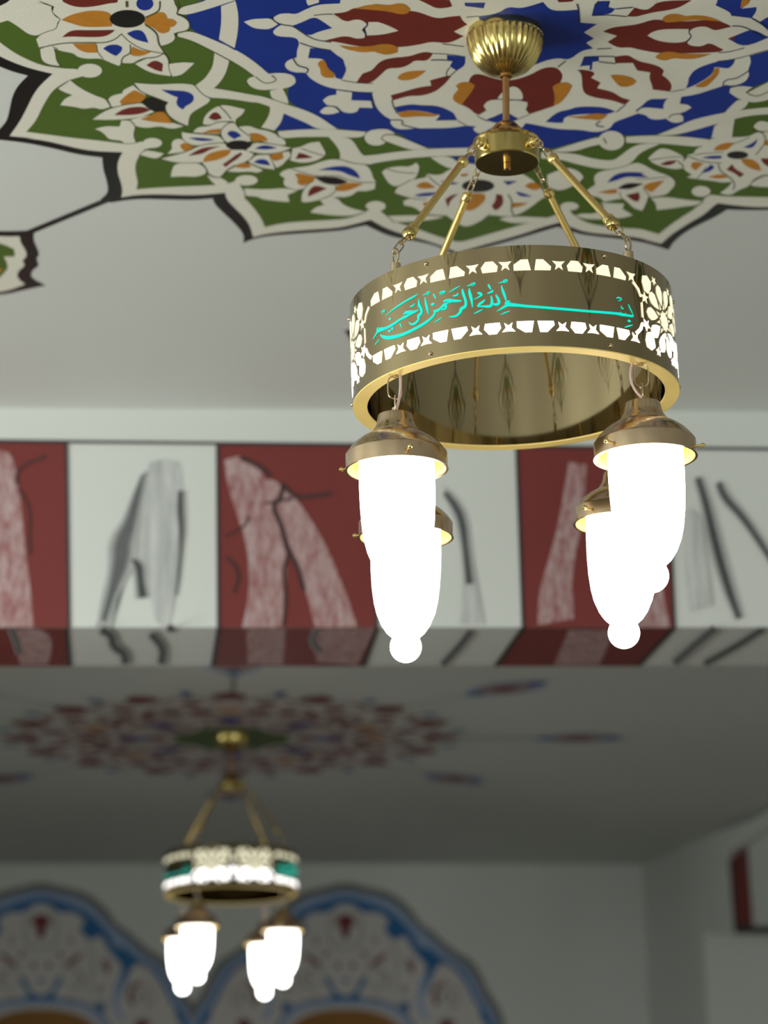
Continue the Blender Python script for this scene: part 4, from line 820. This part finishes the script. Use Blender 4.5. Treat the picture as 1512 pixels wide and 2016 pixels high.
SCRIPT = [
 (Q1, [(325, 790, 6), (400, 710, 20), (520, 620, 34), (700, 500, 36), (850, 420, 36), (935, 370, 8)]), (Q1, [(245, 710, 6), (285, 680, 42), (320, 670, 14)]), (Q1, [(260, 740, 8), (320, 690, 14)]),
 (Q1, [(385, 825, 10), (410, 838, 56), (435, 830, 20)]), (Q1, [(372, 1060, 14), (400, 1055, 56), (428, 1055, 20)]), (Q1, [(430, 1018, 14), (455, 1015, 54), (480, 1005, 16)]), (Q1, [(595, 915, 22), (610, 950, 32), (635, 1000, 10)]),
 (Q1, [(780, 605, 20), (830, 590, 36), (860, 565, 22), (870, 540, 10)]), (Q1, [(90, 1210, 14), (130, 1150, 28), (170, 1080, 44), (215, 1030, 90), (300, 1020, 50), (420, 965, 54), (520, 900, 52), (600, 840, 44), (680, 800, 58), (740, 770, 44), (810, 735, 24), (900, 695, 20)]),
 (Q1, [(655, 755, 14), (690, 715, 50), (760, 705, 62), (840, 700, 44), (940, 672, 22)]), (Q1, [(200, 985, 14), (165, 1020, 34), (180, 1070, 30)]),
 (Q1, [(945, 460, 14), (942, 540, 42), (975, 620, 46), (1000, 680, 52), (990, 740, 52), (930, 770, 66), (950, 830, 42), (900, 900, 50), (830, 940, 40), (780, 920, 26), (762, 885, 14)]), (Q1, [(935, 640, 10), (935, 540, 20), (942, 470, 12)]),
 (Q1, [(1058, 430, 16), (1075, 540, 50), (1100, 640, 48), (1122, 740, 18)]), (Q1, [(1015, 390, 10), (1080, 370, 24), (1110, 340, 30), (1150, 320, 16), (1140, 360, 16), (1105, 385, 14)]), (Q1, [(1212, 368, 22), (1240, 410, 38), (1262, 462, 14)]),
 (Q1, [(1325, 350, 16), (1380, 325, 34), (1440, 320, 14)]), (Q1, [(1345, 385, 10), (1400, 360, 22), (1435, 330, 14)]), (Q1, [(1168, 568, 20), (1205, 560, 66), (1238, 550, 20)]),
 (Q1, [(228, 1120, 14), (270, 1165, 56), (380, 1185, 66), (500, 1165, 66), (650, 1125, 60), (850, 1030, 56), (1050, 920, 54), (1200, 800, 46), (1250, 720, 40), (1225, 670, 30)]), (Q1, [(1240, 690, 40), (1290, 680, 60), (1350, 640, 40), (1400, 600, 26), (1470, 560, 20)]),
 (Q1, [(1230, 905, 10), (1300, 855, 26), (1375, 810, 12)]), (Q1, [(128, 1315, 10), (165, 1270, 26), (212, 1212, 12)]),
 (Q2, [(0, 700, 22), (60, 640, 36), (100, 600, 40), (150, 585, 20), (240, 560, 16)]), (Q2, [(75, 560, 26), (130, 532, 50), (200, 535, 56), (300, 545, 50), (415, 545, 24)]), (Q2, [(110, 610, 50), (135, 660, 42), (100, 700, 36), (40, 705, 16)]),
 (Q2, [(430, 325, 26), (440, 400, 52), (480, 500, 46), (500, 590, 46), (480, 660, 62), (400, 690, 60), (400, 750, 50), (330, 820, 40), (260, 840, 36), (180, 838, 12)]), (Q2, [(180, 388, 8), (280, 325, 26), (385, 268, 12)]),
 (Q2, [(255, 450, 24), (300, 450, 32), (340, 430, 38), (350, 395, 14)]), (Q2, [(0, 400, 20), (60, 372, 40), (118, 365, 14)]), (Q2, [(10, 435, 8), (60, 415, 18), (100, 390, 16)]),
 (Q2, [(555, 310, 16), (565, 400, 60), (600, 520, 50), (620, 665, 14)]), (Q2, [(515, 270, 10), (580, 250, 30), (610, 225, 20), (660, 205, 24), (665, 235, 16), (600, 265, 16)]), (Q2, [(640, 520, 10), (740, 470, 24), (800, 430, 36), (745, 400, 56), (705, 395, 16)]),
 (Q2, [(710, 655, 18), (740, 610, 50), (800, 570, 46), (850, 522, 18)]), (Q2, [(715, 650, 20), (800, 645, 30), (900, 650, 52), (960, 640, 52), (985, 580, 52), (965, 450, 22)]), (Q2, [(1000, 600, 30), (1060, 620, 52), (1115, 590, 50), (1100, 510, 52), (1050, 430, 22)]),
 (Q2, [(895, 405, 20), (940, 390, 32), (990, 370, 40), (995, 340, 14)]), (Q2, [(910, 235, 24), (930, 280, 42), (960, 332, 14)]), (Q2, [(645, 785, 10), (720, 745, 30), (805, 705, 10)]), (Q2, [(1155, 258, 16), (1180, 360, 46), (1220, 460, 46), (1240, 545, 20)]),
 (Q2, [(1100, 215, 10), (1180, 195, 24), (1215, 160, 30), (1265, 150, 20), (1255, 190, 20), (1190, 205, 16)]), (Q2, [(1070, 738, 10), (1160, 685, 36), (1230, 640, 50), (1290, 605, 80), (1350, 620, 66), (1512, 628, 46)]), (Q2, [(1222, 600, 30), (1260, 555, 40), (1315, 550, 20)]), (Q2, [(1140, 800, 10), (1220, 765, 28), (1310, 730, 12)]),
 (Q5, [(60, 650, 24), (150, 661, 22), (250, 668, 21), (400, 681, 21), (550, 693, 21), (680, 705, 21), (830, 716, 21), (940, 725, 22)]), (Q2, [(1400, 628, 50), (1480, 632, 46), (1560, 640, 44), (1660, 650, 44)]),
 (Q3, [(330, 545, 48), (400, 560, 60), (500, 575, 44), (600, 592, 46), (630, 600, 14)]), (Q3, [(395, 510, 10), (395, 560, 40)]), (Q3, [(480, 530, 10), (482, 575, 36)]), (Q3, [(545, 560, 10), (558, 590, 36)]), (Q3, [(630, 560, 12), (620, 590, 30)]),
 (Q3, [(535, 370, 16), (560, 440, 34), (600, 510, 26), (620, 585, 10)]), (Q3, [(310, 258, 16), (350, 242, 28), (408, 265, 26), (400, 298, 14), (345, 305, 14)]), (Q3, [(400, 400, 20), (408, 450, 26), (445, 450, 24)]), (Q3, [(520, 680, 20), (550, 680, 62), (580, 690, 20)]), (Q3, [(465, 800, 12), (540, 775, 34), (615, 755, 14)])]
def script_mesh(parent, off):
    w = Wrap()
    for (t, P) in SCRIPT:
        pts = []
        for (x, y, wd) in q(*t, P):
            u, z = ringuv(x, y)
            u2, z2 = ringuv(x+wd*0.5, y); u3, z3 = ringuv(x, y+wd*0.5)
            # stroke width measured between the two directions
            pts.append((u, z, wd/1345*1.04))
        w.stroke([(p[0]+off, p[1], p[2]) for p in pts], 'cyan')
    return w.build('turquoise_script', parent)

LAMP_R = (RR+RI)/2-0.001
TH0 = -6.3      # bearing of the camera seen from the chandelier
def build_chandelier():
    C = empty('chandelier', RB)
    # ring
    ringE = []
    bm = bmesh.new(); lathe(bm, [(RI, 0), (RR, 0), (RR, HR), (RI, HR)], 160, closed=True)
    ob = link('ring_band', bm, M['brass'], C, smooth=True); ringE.append(ob)
    bm = bmesh.new(); lathe(bm, [(RI-0.0006, -0.0012), (RR+0.0004, -0.0012), (RR+0.0004, 0.0006), (RI-0.0006, 0.0006)], 160, closed=True)
    ob = link('ring_lip', bm, M['bright_gold'], C); tag(ob, 'bright gold flat underside of the ring'); ringE.append(ob)
    ob = pattern_mesh(C); tag(ob, 'glowing white star and rosette cut-outs'); ringE.append(ob)
    for off in (0, HALF): ob = script_mesh(C, off); tag(ob, 'turquoise backlit calligraphy'); ringE.append(ob)
    for k in range(6):
        for z in (0.148, 0.0085):
            th = math.radians(TH0-29+60*k+(3 if k == 1 else 0)); bm = bmesh.new(); p = cyl(th, z, RR); n = Vector((math.sin(th), -math.cos(th), 0))
            bmesh.ops.create_uvsphere(bm, u_segments=12, v_segments=8, radius=0.0034, matrix=Matrix.Translation(p+n*0.0008))
            ob = link('screw', bm, M['steel'], C, smooth=True); ringE.append(ob)
    for ob in ringE: ob.matrix_local = TILT
    # canopy, stem, hub
    top = CAM+ray(994, 66)*0; zt = Z1-RB.z
    cxy = ony(994, 76, RB.y); cx = cxy.x-RB.x
    bm = bmesh.new()
    Tm = Matrix.Translation((cx, 0, 0))
    prof = [(0.0600, zt-0.0005), (0.0615, zt-0.012), (0.0595, zt-0.014)]
    lathe(bm, prof, 96, M4=Tm)
    lathe(bm, [(0.0605, zt-0.013), (0.0600, zt-0.022), (0.0565, zt-0.036), (0.0495, zt-0.052), (0.038, zt-0.065), (0.022, zt-0.074), (0.010, zt-0.077), (0.0065, zt-0.078)], 180, flute=(36, 0.022), M4=Tm)
    link('canopy', bm, M['canopy'], C, smooth=True)
    bm = bmesh.new(); lathe(bm, [(0.0095, zt-0.076), (0.0095, zt-0.082), (0.006, zt-0.083)], 32, M4=Tm); link('collar', bm, M['copper'], C, smooth=True)
    hx = 0.000
    hub_top = ony(996, 281, RB.y).z-RB.z; hub_bot = ony(998, 322, RB.y).z-RB.z; hubx = ony(997.5, 300, RB.y).x-RB.x
    bm = bmesh.new(); tube(bm, [(cx, 0, zt-0.078), (hubx, 0, hub_top+0.02)], 0.0056, 20); link('stem', bm, M['copper'], C, smooth=True)
    Th = Matrix.Translation((hubx, 0, 0)); rh = 0.0510
    bm = bmesh.new(); lathe(bm, [(0.006, hub_top+0.034), (0.017, hub_top+0.031), (0.025, hub_top+0.022), (0.029, hub_top+0.010), (0.030, hub_top+0.002)], 48, M4=Th); link('dome', bm, M['copper'], C, smooth=True)
    bm = bmesh.new(); lathe(bm, [(0.005, hub_top+0.002), (rh+0.0015, hub_top+0.002), (rh+0.0025, hub_top-0.001), (rh, hub_top-0.004), (rh, hub_bot+0.002), (rh-0.0015, hub_bot), (0.005, hub_bot+0.0005)], 96, M4=Th); link('hub', bm, M['canopy'], C, smooth=True)
    bm = bmesh.new(); lathe(bm, [(0.0058, hub_bot), (0.0058, hub_bot-0.010), (0.0045, hub_bot-0.0115), (0.0005, hub_bot-0.0115)], 24, M4=Th); link('bolt', bm, M['copper'], C, smooth=True)
    zmid = (hub_top+hub_bot)/2+0.001
    TR = TILT.to_3x3()
    for i, deg in enumerate((-45, 48, 137, -137)):
        th = math.radians(deg+TH0); n = Vector((math.sin(th), -math.cos(th), 0)); side = n.cross(Vector((0, 0, 1)))
        hp = Vector((hubx, 0, zmid))+n*rh
        bm = bmesh.new(); tube(bm, [hp-n*0.002, hp+n*0.003, hp+n*0.004, hp+n*0.010, hp+n*0.013], [0.0095, 0.0095, 0.0075, 0.0072, 0.0035], 16); link('hub_knob', bm, M['gold'], C, smooth=True)
        post = TR @ (n*(RR-0.011)+Vector((0, 0, HR)))
        bm = bmesh.new(); tube(bm, [post-Vector((0, 0, 0.004)), post+Vector((0, 0, 0.014)), post+Vector((0, 0, 0.0145))], [0.0078, 0.0078, 0.004], 14)
        pts = [post+Vector((0, 0, 0.027))+side*0.0062*math.cos(a)+Vector((0, 0, 0.011*math.sin(a))) for a in [math.pi*2*k/16 for k in range(16)]]
        tube(bm, pts, 0.0018, 8, closed=True); link('hanging_post', bm, M['steel'], C, smooth=True)
        # rod from near the hub down to near the post
        A = hp+n*0.012; B = post+Vector((0, 0, 0.033)); d = (B-A)
        ra = A+d*0.175; rb = A+d*0.83
        bm = bmesh.new(); chain(bm, A, ra-d.normalized()*0.003, 0.020, 0.0105, 0.0013); link('upper_chain', bm, M['steel'], C, smooth=True)
        bm = bmesh.new(); chain(bm, rb+d.normalized()*0.006, B, 0.022, 0.011, 0.0014); link('lower_chain', bm, M['steel'], C, smooth=True)
        dn = d.normalized()
        bm = bmesh.new()
        tube(bm, [ra-dn*0.004, ra, ra+dn*0.001, ra+dn*0.007, ra+dn*0.010, ra+dn*0.012, rb-dn*0.012, rb-dn*0.0115, rb-dn*0.002, rb+dn*0.001], [0.003, 0.0075, 0.0088, 0.0088, 0.0075, 0.0058, 0.0058, 0.0092, 0.0098, 0.0085], 20)
        link('suspension_rod', bm, M['gold'], C, smooth=True)
        bm = bmesh.new(); bmesh.ops.create_uvsphere(bm, u_segments=24, v_segments=16, radius=0.0108, matrix=Matrix.Translation(rb+dn*0.003)); link('rod_ball', bm, M['canopy'], C, smooth=True)
    # four hanging lamps
    for i, (deg, lean, droop) in enumerate(((-48.0, 0.6, 0), (51.0, 0.6, 0), (137, -0.8, 0.010), (-131.5, -0.8, 0.018))):
        th = math.radians(deg+TH0); n = Vector((math.sin(th), -math.cos(th), 0)); side = n.cross(Vector((0, 0, 1)))
        base = TR @ (n*LAMP_R)
        bm = bmesh.new()
        tube(bm, [base+Vector((0, 0, 0.001)), base-Vector((0, 0, 0.005))], 0.003, 10)
        c1 = base-Vector((0, 0, 0.020+droop*0.5)); c2 = base-Vector((0, 0, 0.045+droop))
        linkloop(bm, c1, (0, 0, 1), CR, 0.036+droop, 0.021, 0.0012); linkloop(bm, c2, (0, 0, 1), (-CR.y, CR.x, 0), 0.024, 0.013, 0.0015)
        link('lamp_chain', bm, M['steel'], C, smooth=True)
        s = 1 if i in (0, 3) else -1
        bm = bmesh.new(); e0 = base+Vector((s*0.008, 0, 0)); e1 = base+Vector((s*0.001, -0.004, -0.056-droop)); mid = base+Vector((-0.024*1 if i in (1, 2) else 0.010, -0.004, -0.034)) if i in (1, 2) else base+Vector((0.010, -0.005, -0.03))
        e0 = base+Vector((-0.012, 0, 0)) if i in (1, 2) else e0
        cp = [e0*(1-t)**2+mid*2*t*(1-t)+e1*t*t for t in [k/12 for k in range(13)]]
        tube(bm, cp, 0.0022, 8); link('cable', bm, M['cable'], C, smooth=True)
        L = empty('lamp', base-Vector((0, 0, 0.054+droop)), (0, math.radians(-lean), 0), C)
        bm = bmesh.new()
        lathe(bm, [(0.0025, 0.003), (0.005, 0.002), (0.005, -0.006), (0.0215, -0.0075), (0.0250, -0.0090), (0.0262, -0.0125), (0.0275, -0.020), (0.0300, -0.027), (0.0335, -0.0325), (0.0350, -0.0350), (0.0356, -0.0372), (0.0420, -0.0400), (0.0520, -0.0460), (0.0610, -0.0530), (0.0680, -0.0605), (0.0722, -0.0665), (0.0742, -0.0690), (0.0745, -0.0705), (0.0745, -0.0925), (0.0758, -0.0935), (0.0728, -0.0935), (0.0725, -0.070), (0.060, -0.056), (0.030, -0.045), (0.003, -0.045)], 96)
        link('lamp_cap', bm, M['brass_cap'], L, smooth=True)
        bm = bmesh.new(); lathe(bm, [(0.0722, -0.067), (0.0722, -0.0930), (0.0700, -0.0930), (0.0700, -0.067)], 96, closed=True); ob = link('gold_rim', bm, M['bright_gold'], L, smooth=True); tag(ob, 'bright gold inner rim')
        bm = bmesh.new()
        prof = [(0.020, -0.050), (0.0545, -0.056), (0.0555, -0.085), (0.0555, -0.12), (0.0548, -0.147), (0.0532, -0.173), (0.0498, -0.199), (0.0455, -0.217), (0.038, -0.235), (0.030, -0.247), (0.0225, -0.254)]
        pz = -0.270; rbll = 0.0248
        for k in range(12):
            a = math.pi*(0.20+0.80*k/11); prof.append((max(0.0004, rbll*math.sin(a)), pz+rbll*math.cos(a)))
        lathe(bm, prof, 64); link('glass_shade', bm, M['glass'], L, smooth=True)
        for k in range(3):
            a = math.radians((100, -20, 220)[k] + (0 if i in (1, 2) else 60)); dv = Vector((math.cos(a), math.sin(a), 0)); p = dv*0.073+Vector((0, 0, -0.083))
            bm = bmesh.new(); tube(bm, [p, p+dv*0.009, p+dv*0.010, p+dv*0.013, p+dv*0.0155], [0.0017, 0.0017, 0.0036, 0.0036, 0.001], 12); link('thumb_screw', bm, M['gold'], L, smooth=True)
    return C
c1 = build_chandelier()
tag(c1, 'large brass chandelier in front, sharp, with turquoise script across its ring facing us', 'chandelier', 'brass ring chandeliers')
def copy_tree(o, parent=None):
    c = o.copy(); COL.objects.link(c); c.parent = parent
    for ch in list(o.children): copy_tree(ch, c)
    return c
c2 = copy_tree(c1)
r2 = CAM+ray(454.5, 1765)*9.24
c2.location = (r2.x, r2.y, Z2-(Z1-RB.z)); c2.rotation_euler = (0, 0, math.radians(-75))
tag(c2, 'small distant out-of-focus brass chandelier glowing pale yellow beyond the striped beam', 'chandelier', 'brass ring chandeliers')
